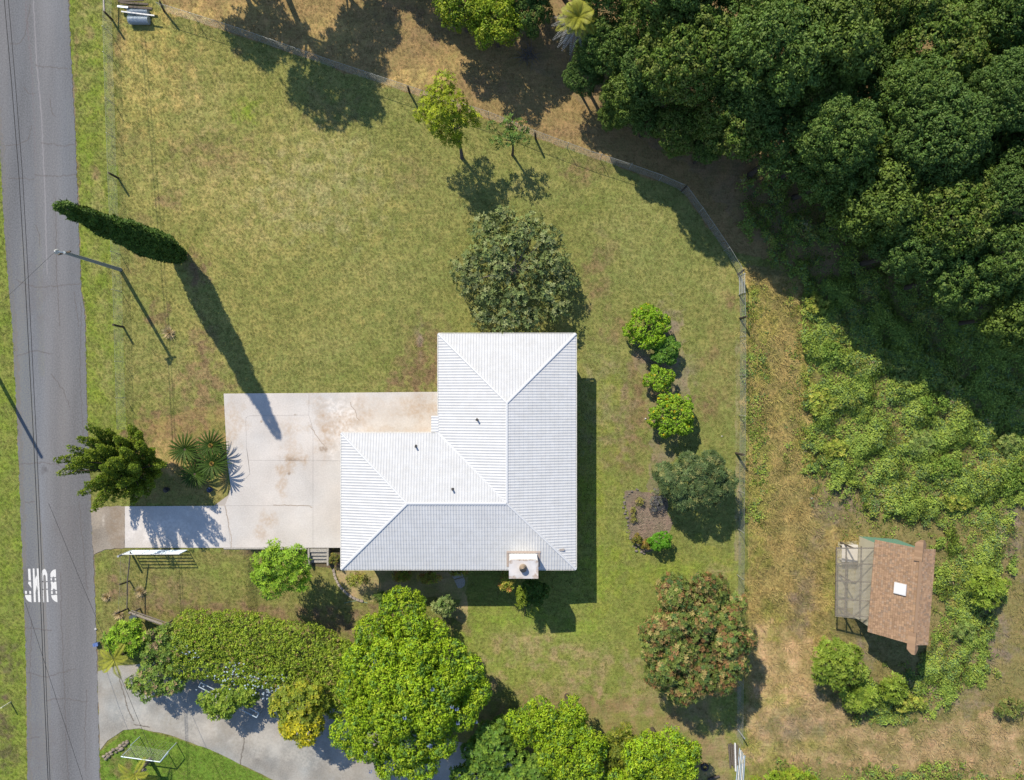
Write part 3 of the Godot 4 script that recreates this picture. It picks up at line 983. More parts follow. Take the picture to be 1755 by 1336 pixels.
func build_house() -> void:
	var t := thing("house", "L-shaped house under a white ribbed metal hip roof", "house")
	var X0 := -5.31
	var X1 := 4.60
	var Z0 := -4.05
	var Z1 := 12.92
	var XW := -12.30
	var ZW := 3.10
	var mx := (X0 + X1) * 0.5
	var mz := (ZW + Z1) * 0.5
	var run := (X1 - X0) * 0.5
	var slope := (RIDGE - EAVE) / run
	var runw := (Z1 - ZW) * 0.5
	var apex := Vector2(mx, Z0 + run)
	var joint := Vector2(mx, mz)
	var west := Vector2(XW + runw, mz)
	var A := Vector2(X0, Z0)
	var B := Vector2(X1, Z0)
	var C := Vector2(X1, Z1)
	var D := Vector2(XW, Z1)
	var E := Vector2(XW, ZW)
	var F := Vector2(X0, ZW)
	var roof_mat := tinted(0.42, 0.5)
	roof_mat.albedo_texture = noise_tex(0.012, Color(0.95, 0.945, 0.935), Color(1, 1, 1), 512, 5, 8)
	roof_mat.uv1_triplanar = true
	roof_mat.uv1_world_triplanar = true
	roof_mat.uv1_scale = Vector3.ONE * 0.22
	var white := Color(0.525, 0.54, 0.555)
	var slope_w := (RIDGE - EAVE) / runw
	part("roof_slope", roof_face(PackedVector2Array([A, B, apex]), 1, Z0, slope, EAVE, 0.2, 0.021, 0.315, white, 1).mesh(), roof_mat, t)
	part("roof_slope", roof_face(PackedVector2Array([B, C, joint, apex]), 0, X1, slope, EAVE, 0.2, 0.021, 0.315, white, 2).mesh(), roof_mat, t)
	part("roof_slope", roof_face(PackedVector2Array([A, apex, joint, F]), 0, X0, slope, EAVE, 0.2, 0.021, 0.315, white, 3).mesh(), roof_mat, t)
	part("roof_slope", roof_face(PackedVector2Array([E, F, joint, west]), 1, ZW, slope_w, EAVE, 0.2, 0.021, 0.315, white, 4).mesh(), roof_mat, t)
	part("roof_slope", roof_face(PackedVector2Array([E, west, D]), 0, XW, slope_w, EAVE, 0.2, 0.021, 0.315, white, 5).mesh(), roof_mat, t)
	part("roof_slope", roof_face(PackedVector2Array([D, west, joint, C]), 1, Z1, slope_w, EAVE, 0.2, 0.021, 0.315, white, 6).mesh(), roof_mat, t)
	# a small eave over the corner of the entrance
	part("porch_eave", roof_face(PackedVector2Array([Vector2(X0 - 0.52, 1.85), Vector2(X0 + 0.02, 1.85), Vector2(X0 + 0.02, ZW + 0.02), Vector2(X0 - 0.52, ZW + 0.02)]), 0, X0 - 0.52, slope, EAVE - 0.10, 0.2, 0.021, 0.315, white, 7).mesh(), roof_mat, t)
	var cap_mat := plain(Color(0.55, 0.565, 0.58), 0.45, 0.0, 0.5)
	var ry := RIDGE + 0.015
	var ey := EAVE + 0.03
	var hips := [[A, apex], [B, apex], [C, joint], [E, west], [D, west]]
	for h in hips:
		cap_bar(Vector3(h[0].x, ey, h[0].y), Vector3(h[1].x, ry, h[1].y), 0.125, cap_mat, t, "hip_cap")
	cap_bar(Vector3(apex.x, ry, apex.y), Vector3(joint.x, ry, joint.y), 0.125, cap_mat, t)
	cap_bar(Vector3(west.x, ry, west.y), Vector3(joint.x, ry, joint.y), 0.125, cap_mat, t)
	var vl := Acc.new()
	vl.bar(Vector3(F.x, EAVE + 0.02, F.y), Vector3(joint.x, RIDGE - 0.0, joint.y), 0.16, 0.03)
	part("valley_gutter", vl.mesh(), cap_mat, t)
	# fascia and gutters
	var ring := [A, B, C, D, E, F]
	for i in ring.size():
		var q: Vector2 = ring[i]
		var w: Vector2 = ring[(i + 1) % ring.size()]
		var g := Acc.new()
		var dir := (w - q).normalized()
		var inn := dir.orthogonal() * 0.05
		g.bar(Vector3(q.x, EAVE - 0.10, q.y) - Vector3(inn.x, 0, inn.y) * -1.0, Vector3(w.x, EAVE - 0.10, w.y) + Vector3(inn.x, 0, inn.y), 0.05, 0.16)
		part("fascia", g.mesh(), M.white, t)
	# walls with windows set in them
	var o := 0.62
	var wp := PackedVector2Array([Vector2(X0 + o, Z0 + o), Vector2(X1 - o, Z0 + o), Vector2(X1 - o, Z1 - o), Vector2(XW + o, Z1 - o), Vector2(XW + o, ZW + o), Vector2(X0 + o, ZW + o)])
	var wall := Acc.new()
	wall.slab(wp, -0.62, EAVE - 0.02)
	part("wall", wall.mesh(), grainy(plain(Color(0.62, 0.59, 0.52), 0.85), 0.4, 0.02, 0.86, 22), t)
	var sof := Acc.new()
	sof.slab(Geometry2D.offset_polygon(wp, o - 0.06)[0], EAVE - 0.17, EAVE - 0.13)
	part("soffit", sof.mesh(), M.white, t)
	var wins := [[Vector3(X1 - o, 1.7, -1.0), Vector3.RIGHT, 1.8], [Vector3(X1 - o, 1.7, 3.5), Vector3.RIGHT, 1.4], [Vector3(X1 - o, 1.7, 8.5), Vector3.RIGHT, 2.0], [Vector3(-9.5, 1.6, Z1 - o), Vector3.BACK, 2.0], [Vector3(-5.5, 1.6, Z1 - o), Vector3.BACK, 1.6], [Vector3(2.8, 1.6, Z1 - o), Vector3.BACK, 1.4], [Vector3(XW + o, 1.6, 8.0), Vector3.LEFT, 2.4], [Vector3(-9.0, 1.6, ZW + o), Vector3.FORWARD, 1.8], [Vector3(-1.0, 1.7, Z0 + o), Vector3.FORWARD, 1.8], [Vector3(X0 + o, 1.6, -1.0), Vector3.LEFT, 1.4]]
	for wd in wins:
		window(wd[0], wd[1], wd[2], 1.2, t)
	door(Vector3(-6.9, 0.0, ZW + o), Vector3.FORWARD, t)
	door(Vector3(-2.6, -0.4, Z1 - o), Vector3.BACK, t)
	# three vent pipes and a small flue cowl
	for v in [[818, 719], [711, 766], [776, 838]]:
		var q := p(v[0], v[1], 4.45)
		var d := 0.0
		if v[1] == 719: d = q.x - X0
		else: d = q.z - ZW
		var vp := Acc.new()
		var b := EAVE + d * slope
		vp.tube([Vector3(q.x, b - 0.03, q.z), Vector3(q.x, b + 0.36, q.z)], [0.062, 0.062], 12)
		vp.tube([Vector3(q.x, b - 0.02, q.z), Vector3(q.x, b + 0.05, q.z)], [0.14, 0.07], 12)
		part("vent_pipe", vp.mesh(), plain(Color(0.05, 0.05, 0.055), 0.6), t)
	var cw := Acc.new()
	var cq := p(963, 942, 3.9)
	cw.box(Transform3D(Basis(Vector3.UP, 0.05), Vector3(cq.x, EAVE + (X1 - cq.x) * slope + 0.05, cq.z)), Vector3(0.36, 0.10, 0.13))
	part("roof_flashing", cw.mesh(), plain(Color(0.30, 0.27, 0.25), 0.8), t)
	# chimney on the south wall
	var ch := Node3D.new()
	ch.name = "chimney"
	t.add_child(ch)
	var cx0 := -0.17
	var cx1 := 1.77
	var cz0 := 11.72
	var cz1 := 12.96
	var top := 5.86
	var cs := Acc.new()
	cs.slab(PackedVector2Array([Vector2(cx0, cz0), Vector2(cx1, cz0), Vector2(cx1, cz1), Vector2(cx0, cz1)]), -0.6, top - 0.10)
	part("stack", cs.mesh(), grainy(plain(Color(0.80, 0.79, 0.76), 0.8), 0.5, 0.02, 0.9, 25), ch)
	var capb := PackedVector2Array([Vector2(cx0 + 0.10, cz0 - 0.03), Vector2(cx1 - 0.10, cz0 - 0.03), Vector2(cx1 + 0.04, cz0 + 0.12), Vector2(cx1 + 0.04, cz1 + 0.03), Vector2(cx0 - 0.04, cz1 + 0.03), Vector2(cx0 - 0.04, cz0 + 0.12)])
	var cp := Acc.new()
	cp.slab(capb, top - 0.10, top)
	var rect := Rect2(cx0 - 0.1, cz0 - 0.1, cx1 - cx0 + 0.2, cz1 - cz0 + 0.2)
	cp.plan_uv(rect)
	var ci := mottled(128, 96, Rect2(0, 0, 128, 96), Color(0.50, 0.485, 0.48), 0.25, 0.08, 81)
	for s in [[8, 14, 14, 10], [118, 12, 16, 10], [10, 84, 20, 12], [112, 80, 16, 16], [40, 92, 30, 8], [64, 6, 40, 5], [122, 50, 6, 30]]:
		stain(ci, Rect2(0, 0, 128, 96), s[0], s[1], s[2], s[3], Color(0.58, 0.51, 0.45), 0.9, 5 + s[0])
	part("cap_slab", cp.mesh(), surfaced(ci, 0.9), ch)
	var fl := Acc.new()
	var fc := Vector3((cx0 + cx1) * 0.5 - 0.04, top, (cz0 + cz1) * 0.5 - 0.10)
	var outer := []
	fl.tube([fc, fc + Vector3(0, 0.34, 0)], [0.27, 0.25], 20, Color.WHITE, false)
	fl.tube([fc + Vector3(0, 0.34, 0), fc + Vector3(0, 0.341, 0), fc + Vector3(0, 0.02, 0)], [0.25, 0.20, 0.20], 20, Color.WHITE, false)
	part("flue", fl.mesh(), plain(Color(0.34, 0.27, 0.20), 0.9), ch)
	var fb := Acc.new()
	fb.tube([fc + Vector3(0, 0.30, 0), fc + Vector3(0, 0.31, 0)], [0.2, 0.2], 16)
	part("flue_cover", fb.mesh(), plain(Color(0.40, 0.33, 0.25), 0.95), ch)
	# timber saddle boards round the stack where it passes the roof
	var bd := plain(Color(0.36, 0.30, 0.26), 0.9)
	var fy := EAVE + (Z1 - cz0) * slope_w
	for s in [[Vector3(cx0 - 0.22, fy + 0.06, cz0 - 0.12), Vector3(cx1 + 0.28, fy + 0.06, cz0 - 0.12), 0.13], [Vector3(cx0 - 0.14, fy + 0.04, cz0 - 0.05), Vector3(cx0 - 0.14, EAVE + 0.06, cz1 - 0.25), 0.16], [Vector3(cx1 + 0.17, fy + 0.04, cz0 - 0.05), Vector3(cx1 + 0.17, EAVE + 0.06, cz1 - 0.25), 0.18]]:
		var sb := Acc.new()
		sb.bar(s[0], s[1], s[2], 0.06)
		part("flashing_board", sb.mesh(), bd, ch)

func window(at: Vector3, out: Vector3, w: float, h: float, parent: Node) -> void:
	var side := Vector3.UP.cross(out)
	var f := Acc.new()
	for s in [-1.0, 1.0]:
		f.bar(at + side * s * w * 0.5 - Vector3.UP * h * 0.5, at + side * s * w * 0.5 + Vector3.UP * h * 0.5, 0.08, 0.08)
		f.bar(at + Vector3.UP * s * h * 0.5 - side * (w * 0.5 + 0.04), at + Vector3.UP * s * h * 0.5 + side * (w * 0.5 + 0.04), 0.08, 0.08)
	f.bar(at - Vector3.UP * h * 0.5, at + Vector3.UP * h * 0.5, 0.05, 0.05)
	var fr := part("window", f.mesh(), M.white, parent)
	var g := Acc.new()
	var q := at + out * 0.012
	g.quad(q - side * w * 0.5 - Vector3.UP * h * 0.5, q + side * w * 0.5 - Vector3.UP * h * 0.5, q + side * w * 0.5 + Vector3.UP * h * 0.5, q - side * w * 0.5 + Vector3.UP * h * 0.5)
	part("pane", g.mesh(), plain(Color(0.03, 0.04, 0.05), 0.1), fr)

func door(at: Vector3, out: Vector3, parent: Node) -> void:
	var d := Acc.new()
	var side := Vector3.UP.cross(out)
	d.bar(at + Vector3.UP * 0.02, at + Vector3.UP * 2.05, 0.9 if absf(out.z) > 0.5 else 0.06, 0.06 if absf(out.z) > 0.5 else 0.9, Color.WHITE, Vector3.FORWARD)
	var o := part("door", d.mesh(), plain(Color(0.30, 0.20, 0.12), 0.6), parent)
	var k := Acc.new()
	k.tube([at + side * 0.36 + Vector3.UP * 1.0, at + side * 0.36 + Vector3.UP * 1.0 + out * 0.1], [0.03, 0.03], 8)
	part("handle", k.mesh(), M.pipe, o)

# ---------------------------------------------------------------- shed
func build_shed() -> void:
	var at := p(1519, 990)
	var t := thing("shed", "tall narrow green-walled shed under a steep brown shingle roof", "shed", at)
	# the shed's own axes: v along the ridge (to the south), u across (to the east)
	var n0 := Vector2(638, 247) * S
	var n1 := Vector2(626, 397) * S
	var v := (n1 - n0).normalized()
	var u := Vector2(-v.y, v.x) * -1.0
	if u.x < 0.0: u = -u
	var half := 48.0 * S
	var half_e := 25.0 * S
	var ridge := 5.05
	var eave := 2.75
	var eave_e := 4.72
	var length := n0.distance_to(n1)
	var P := func(uu: float, y: float, vv: float) -> Vector3:
		var q := n0 + u * uu + v * vv
		return Vector3(q.x, y, q.y) - at
	var w := Acc.new()
	var uw := half - 0.2
	var wy := eave - 0.02
	var green := plain(Color(0.13, 0.27, 0.20), 0.6)
	for s in [-1.0, 1.0]:
		var us := uw if s < 0.0 else half_e - 0.2
		var a: Vector3 = P.call(us * s, -0.1, 0.3)
		var b: Vector3 = P.call(us * s, -0.1, length - 0.3)
		var h := Vector3(0, (wy if s < 0.0 else eave_e - 0.05) + 0.25, 0)
		if s < 0.0:
			var ww := Acc.new()
			ww.quad(a, b, b + h, a + h)
			part("west_wall", ww.mesh(), plain(Color(0.46, 0.44, 0.34), 0.8), t)
		else: w.quad(b, a, a + h, b + h)
	for e in 2:
		var vv := 0.3 if e == 0 else length - 0.3
		var a: Vector3 = P.call(-uw, -0.1, vv)
		var b: Vector3 = P.call(half_e - 0.2, -0.1, vv)
		var a2: Vector3 = P.call(-uw, wy + 0.1, vv)
		var b2: Vector3 = P.call(half_e - 0.2, eave_e, vv)
		var c: Vector3 = P.call(0.0, ridge - 0.15, vv)
		if e == 0:
			w.quad(b, a, a2, b2)
			w.tri(b2, a2, c)
		else:
			w.quad(a, b, b2, a2)
			w.tri(a2, b2, c)
	part("wall", w.mesh(), green, t)
	for e in 2:
		var g := Acc.new()
		var vv := 0.1 if e == 0 else length - 0.1
		for s in [-1.0, 1.0]:
			g.bar(P.call((half if s < 0.0 else half_e) * s * 0.98, (eave if s < 0.0 else eave_e) - 0.06, vv), P.call(0.0, ridge - 0.10, vv), 0.05, 0.16)
		part("barge_board", g.mesh(), green, t)
	# shingles in lapped courses
	var rr := RandomNumberGenerator.new()
	rr.seed = 14
	var slope_dir := (ridge - eave) / half
	var slope_w := slope_dir
	for s in [-1.0, 1.0]:
		var m := Acc.new()
		var courses := 20 if s < 0.0 else 8
		var wide := half if s < 0.0 else half_e
		slope_dir = slope_w if s < 0.0 else (ridge - eave_e) / half_e
		for k in courses:
			var d0 := wide * (1.0 - float(k) / courses)
			var d1 := wide * (1.0 - float(k + 1.25) / courses)
			d1 = maxf(d1, 0.0)
			var vv := rr.randf_range(-0.12, 0.0) * 0.3
			while vv < length:
				var wd := rr.randf_range(0.10, 0.22)
				var v0 := maxf(vv, 0.0)
				var v1 := minf(vv + wd - 0.006, length)
				vv += wd
				if v1 - v0 < 0.02: continue
				var g := rr.randf_range(0.78, 1.16)
				var c := Color(0.30 * g, 0.20 * g, 0.13 * g)
				if rr.randf() < 0.22: c = Color(0.27 * g, 0.195 * g, 0.14 * g)
				var lift := 0.045 + rr.randf_range(0.0, 0.02)
				var a: Vector3 = P.call(d0 * s, ridge - d0 * slope_dir + lift, v0)
				var b: Vector3 = P.call(d0 * s, ridge - d0 * slope_dir + lift, v1)
				var cc: Vector3 = P.call(d1 * s, ridge - d1 * slope_dir + 0.012, v1)
				var dd: Vector3 = P.call(d1 * s, ridge - d1 * slope_dir + 0.012, v0)
				var dn := Vector3(0, -0.025, 0)
				if s < 0.0:
					m.quad(a, b, cc, dd, c)
					m.quad(a + dn, b + dn, b, a, c)
				else:
					m.quad(b, a, dd, cc, c)
					m.quad(b + dn, a + dn, a, b, c)
		var sh := part("shingle_slope", m.mesh(), tinted(0.9, 0.15), t)
		sh.set_meta("kind", "stuff")
		var deck := Acc.new()
		var ev := eave if s < 0.0 else eave_e
		var a: Vector3 = P.call(wide * s, ev, 0.02)
		var b: Vector3 = P.call(wide * s, ev, length - 0.02)
		var c2: Vector3 = P.call(0.0, ridge, length - 0.02)
		var d2: Vector3 = P.call(0.0, ridge, 0.02)
		deck.quad(a, b, c2, d2)
		part("roof_deck", deck.mesh(), plain(Color(0.18, 0.13, 0.09), 0.9), t)
	# the ridge runs out at both ends as a rounded hood
	for e in 2:
		var m := Acc.new()
		var v0 := -0.62 if e == 0 else length - 0.9
		var v1 := 0.9 if e == 0 else length + 0.66
		var hw := 0.40
		var c := Color(0.285, 0.19, 0.122)
		var steps := 10
		for s in [-1.0, 1.0]:
			for k in steps:
				var q0 := v0 + (v1 - v0) * k / steps
				var q1 := v0 + (v1 - v0) * (k + 1) / steps
				var wid := func(q: float) -> float:
					var end := (q - v0) if e == 0 else (v1 - q)
					return hw * sqrt(clampf(end / 0.3, 0.12, 1.0))
				var wa: float = wid.call(q0)
				var wb: float = wid.call(q1)
				var g := rr.randf_range(0.85, 1.15)
				var a: Vector3 = P.call(wa * s, ridge - wa * 0.75 + 0.09, q0)
				var b: Vector3 = P.call(wb * s, ridge - wb * 0.75 + 0.09, q1)
				var cc: Vector3 = P.call(0.0, ridge + 0.10, q1)
				var dd: Vector3 = P.call(0.0, ridge + 0.10, q0)
				if s < 0.0: m.quad(a, b, cc, dd, c * g)
				else: m.quad(b, a, dd, cc, c * g)
		part("ridge_hood", m.mesh(), tinted(0.9, 0.15), t)
	var rcap := Acc.new()
	rcap.bar(P.call(-0.06, ridge + 0.05, 0.9), P.call(-0.06, ridge + 0.05, length - 0.9), 0.2, 0.03)
	part("ridge_board", rcap.mesh(), plain(Color(0.27, 0.18, 0.115), 0.9), t)
	# white skylight on the west slope
	var k1 := Acc.new()
	var sc := P.call(-0.86, 0.0, 3.1) as Vector3
	slope_dir = slope_w
	var nrm := Vector3(-u.x, 0, -u.y) * slope_dir + Vector3.UP
	nrm = nrm.normalized()
	var along := Vector3(v.x, 0, v.y)
	var third := along.cross(nrm)
	sc.y = ridge - 0.86 * slope_dir + 0.13
	k1.box(Transform3D(Basis(along, nrm, third), sc), Vector3(0.80, 0.14, 0.80))
	var sk := part("skylight", k1.mesh(), plain(Color(0.55, 0.55, 0.56), 0.4), t)
	var k2 := Acc.new()
	k2.box(Transform3D(Basis(along, nrm, third), sc + nrm * 0.085), Vector3(0.66, 0.02, 0.66))
	part("pane", k2.mesh(), plain(Color(0.66, 0.68, 0.71), 0.2), sk)
	# lean-to of clear corrugated sheets on a timber frame, west side
	var l := thing("lean_to", "translucent grey corrugated lean-to roof on timber rafters beside the brown shed", "lean-to", p(1460, 990))
	var L := func(fu: float, y: float, fv: float) -> Vector3:
		# fu 0 at the outer edge, 1 at the shed; fv 0 at the north end, 1 at the south
		var a0 := Vector2(535.5, 259.5)
		var a1 := Vector2(534.0, 374.0)
		var b0 := Vector2(592, 256)
		var b1 := Vector2(588, 375)
		var q := (a0.lerp(a1, fv)).lerp(b0.lerp(b1, fv), fu) * S
		return Vector3(q.x, y, q.y) - l.position
	var lo := 1.95
	var hi := 2.62
	var sheet := StandardMaterial3D.new()
	sheet.albedo_color = Color(Color(0.47, 0.44, 0.38).linear_to_srgb(), 0.4)
	sheet.transparency = BaseMaterial3D.TRANSPARENCY_ALPHA
	sheet.roughness = 0.3
	sheet.albedo_texture = noise_tex(0.02, Color(0.8, 0.8, 0.8), Color.WHITE, 256, 4, 33)
	sheet.uv1_triplanar = true
	sheet.uv1_scale = Vector3.ONE * 0.4
	for part_i in 5:
		var m := Acc.new()
		var ribs := 11
		for r in ribs * 2:
			var f0 := (part_i + float(r) / (ribs * 2)) / 5.0
			var f1 := (part_i + float(r + 1) / (ribs * 2)) / 5.0
			if r == ribs * 2 - 1: f1 -= 0.001
			var u0 := 0.06 if r % 2 == 0 else 0.0
			var u1 := 0.06 - u0
			m.quad(L.call(0.0, lo + u0, f0), L.call(0.0, lo + u1, f1), L.call(1.0, hi + u1, f1), L.call(1.0, hi + u0, f0))
		part("corrugated_sheet", m.mesh(), sheet, l)
	for f in [0.02, 0.24, 0.49, 0.75, 0.97]:
		var m := Acc.new()
		m.bar(L.call(0.0, lo - 0.07, f), L.call(1.0, hi - 0.07, f), 0.06, 0.11)
		part("rafter", m.mesh(), M.wood, l)
	for f in [0.03, 0.29, 0.68]:
		var m := Acc.new()
		m.bar(L.call(f, lerpf(lo, hi, f) - 0.16, 0.0), L.call(f, lerpf(lo, hi, f) - 0.16, 1.0), 0.07, 0.08)
		part("purlin", m.mesh(), M.wood, l)
	for f in [0.02, 0.5, 0.97]:
		var m := Acc.new()
		m.bar(L.call(0.46, -0.05, f), L.call(0.46, lerpf(lo, hi, 0.46) - 0.1, f), 0.1, 0.1)
		part("post", m.mesh(), M.wood, l)
	var fl := Acc.new()
	var fp := PackedVector2Array()
	for q in [[0.40, 0.02], [0.98, 0.02], [0.98, 0.98], [0.40, 0.98]]:
		var g: Vector3 = L.call(q[0], 0.0, q[1])
		fp.append(Vector2(g.x, g.z))
	fl.slab(fp, -0.05, 0.05)
	part("floor_slab", fl.mesh(), plain(Color(0.33, 0.31, 0.2), 0.95), l)
	var bench := Acc.new()
	bench.bar(L.call(0.62, 0.8, 0.03), L.call(0.62, 0.8, 0.28), 1.2, 0.05)
	for f in [0.05, 0.26]:
		for g in [0.45, 0.8]:
			bench.bar(L.call(g, 0.05, f), L.call(g, 0.78, f), 0.08, 0.08)
	single("workbench", bench.mesh(), plain(Color(0.55, 0.52, 0.46), 0.8), "pale workbench standing under the north end of the clear lean-to", "workbench", l.position)

# ---------------------------------------------------------------- fences, gate, poles
func along(pts: Array, spacing: float) -> Array:
	var out := []
	var carry := 0.0
	for i in pts.size() - 1:
		var a := p2(pts[i][0], pts[i][1])
		var b := p2(pts[i + 1][0], pts[i + 1][1])
		var l := a.distance_to(b)
		var s := carry
		while s < l:
			out.append(a.lerp(b, s / l))
			s += spacing
		carry = s - l
	return out

func wire(m: Acc, a: Vector3, b: Vector3, r: float) -> void:
	m.tube([a, b], [r, r], 3, Color.WHITE, false)

func wire_mesh(t: Node3D, pts: Array, h: float, rows: int, stay: float, sag := 0.02) -> void:
	var m := Acc.new()
	var rr := RandomNumberGenerator.new()
	rr.seed = int(absf(pts[0][0])) + 3
	var nodes := along(pts, 1.1)
	nodes.append(p2(pts[pts.size() - 1][0], pts[pts.size() - 1][1]))
	for k in rows:
		var y := 0.04 + (h - 0.06) * k / (rows - 1)
		for i in nodes.size() - 1:
			var a := Vector3(nodes[i].x, y + rr.randf_range(-sag, sag), nodes[i].y) - t.position
			var b := Vector3(nodes[i + 1].x, y, nodes[i + 1].y) - t.position
			wire(m, a, b, 0.0042 if k < rows - 1 else 0.008)
	for q in along(pts, stay):
		wire(m, Vector3(q.x, 0.02, q.y) - t.position, Vector3(q.x, h - 0.02, q.y) - t.position, 0.0028)
	var o := part("wire_mesh", m.mesh(), M.wire, t)
	o.set_meta("kind", "stuff")

func wood_post(t: Node3D, at: Vector3, top: Vector3, r := 0.085) -> void:
	var m := Acc.new()
	var q := at - t.position
	var w := top - t.position
	m.tube([q - Vector3(0, 0.1, 0), q.lerp(w, 0.5) + Vector3(0.01, 0, 0.015), w], [r, r * 0.95, r * 0.88], 9, Color(0.13, 0.11, 0.09))
	part("wooden_post", m.mesh(), M.bark, t)

func steel_post(t: Node3D, at: Vector3, top: Vector3, r := 0.022) -> void:
	var m := Acc.new()
	m.tube([at - t.position, top - t.position], [r, r], 6)
	part("steel_post", m.mesh(), M.wire, t)

func build_fences() -> void:
	var up := Vector3.UP
	var t := thing("wire_fence", "wire mesh fence with wooden posts along the roadside verge", "fence", p(204, 380))
	var west := [[190, -110], [192, 0], [194, 100], [200, 280], [204, 380], [210, 500], [213, 620], [217, 735]]
	wire_mesh(t, west, 1.3, 15, 0.16)
	for q in [[192, 33, 179, 20], [203, 305, 187, 296], [212, 560, 194, 556]]:
		wood_post(t, p(q[0], q[1]), p(q[2], q[3], 1.45))
	for q in [[194, 103], [198, 180], [200, 238], [207, 436], [209, 500], [214, 620], [216, 681], [193, 60]]:
		steel_post(t, p(q[0], q[1]), p(q[0], q[1]) + up * 1.4)
	var brace := Acc.new()
	brace.tube([p(192, 33) + up * 1.0 - t.position, p(191, -40) + up * 1.2 - t.position], [0.05, 0.05], 8)
	part("brace_rail", brace.mesh(), plain(Color(0.50, 0.44, 0.42), 0.8), t)

	t = thing("curved_wire_fence", "long curving wire mesh fence between the dry lawn and the wood", "fence", p(838, 203))
	wire_mesh(t, FENCE_NE, 1.35, 15, 0.16)
	var rail := Acc.new()
	for i in FENCE_NE.size() - 1:
		wire(rail, p(FENCE_NE[i][0], FENCE_NE[i][1]) + up * 1.36 - t.position, p(FENCE_NE[i + 1][0], FENCE_NE[i + 1][1]) + up * 1.36 - t.position, 0.017)
	part("top_rail", rail.mesh(), M.wire, t)
	for q in [[702, 159, 699, 148], [918, 238, 917, 227], [282, 20, 274, 2], [1168, 327, 1176, 319], [1265, 470, 1275, 462]]:
		wood_post(t, p(q[0], q[1]), p(q[2], q[3], 1.5))
	for q in [[340, 38], [385, 52], [420, 63], [474, 82], [520, 98], [572, 116], [630, 135], [760, 179], [838, 203], [972, 255], [1028, 274], [1078, 290], [1129, 309], [1197, 364], [1216, 392], [1240, 430]]:
		steel_post(t, p(q[0], q[1]), p(q[0], q[1]) + up * 1.42)

	t = thing("east_wire_fence", "straight sagging wire fence between the garden and the golden grass strip", "fence", p(1267, 900))
	wire_mesh(t, [[1268, 545], [1268, 700], [1266, 850], [1265, 1000], [1264, 1150], [1263, 1262]], 1.4, 13, 0.22)
	wood_post(t, p(1261, 776), p(1274, 779, 1.5), 0.10)
	wood_post(t, p(1268, 545), p(1279, 542, 1.5))
	for q in [[1267, 578], [1267, 643], [1266, 711], [1265, 840], [1264, 906], [1263, 984], [1263, 1080], [1263, 1160]]:
		steel_post(t, p(q[0], q[1]), p(q[0], q[1]) + up * 1.45, 0.026)
	steel_post(t, p(1264, 1249), p(1276, 1265, 1.3), 0.05)
	# corner gate of white pipe where the fences meet
	t = thing("pipe_gate", "narrow gate of pale steel pipe at the bend of the curved fence", "gate", p(1268, 495))
	for q in [[Vector2(1266, 474), Vector2(1266, 505)]]:
		var a := p(q[0].x, q[0].y)
		var b := p(q[1].x, q[1].y)
		for y in [0.15, 0.55, 0.95, 1.4]:
			var m := Acc.new()
			m.tube([a + up * y - t.position, b + up * y - t.position], [0.025, 0.025], 8)
			part("rail", m.mesh(), M.wire, t)
		for e in [a, b]:
			var m := Acc.new()
			m.tube([e - t.position, e + up * 1.45 - t.position], [0.045, 0.045], 8)
			part("gate_post", m.mesh(), M.wire, t)

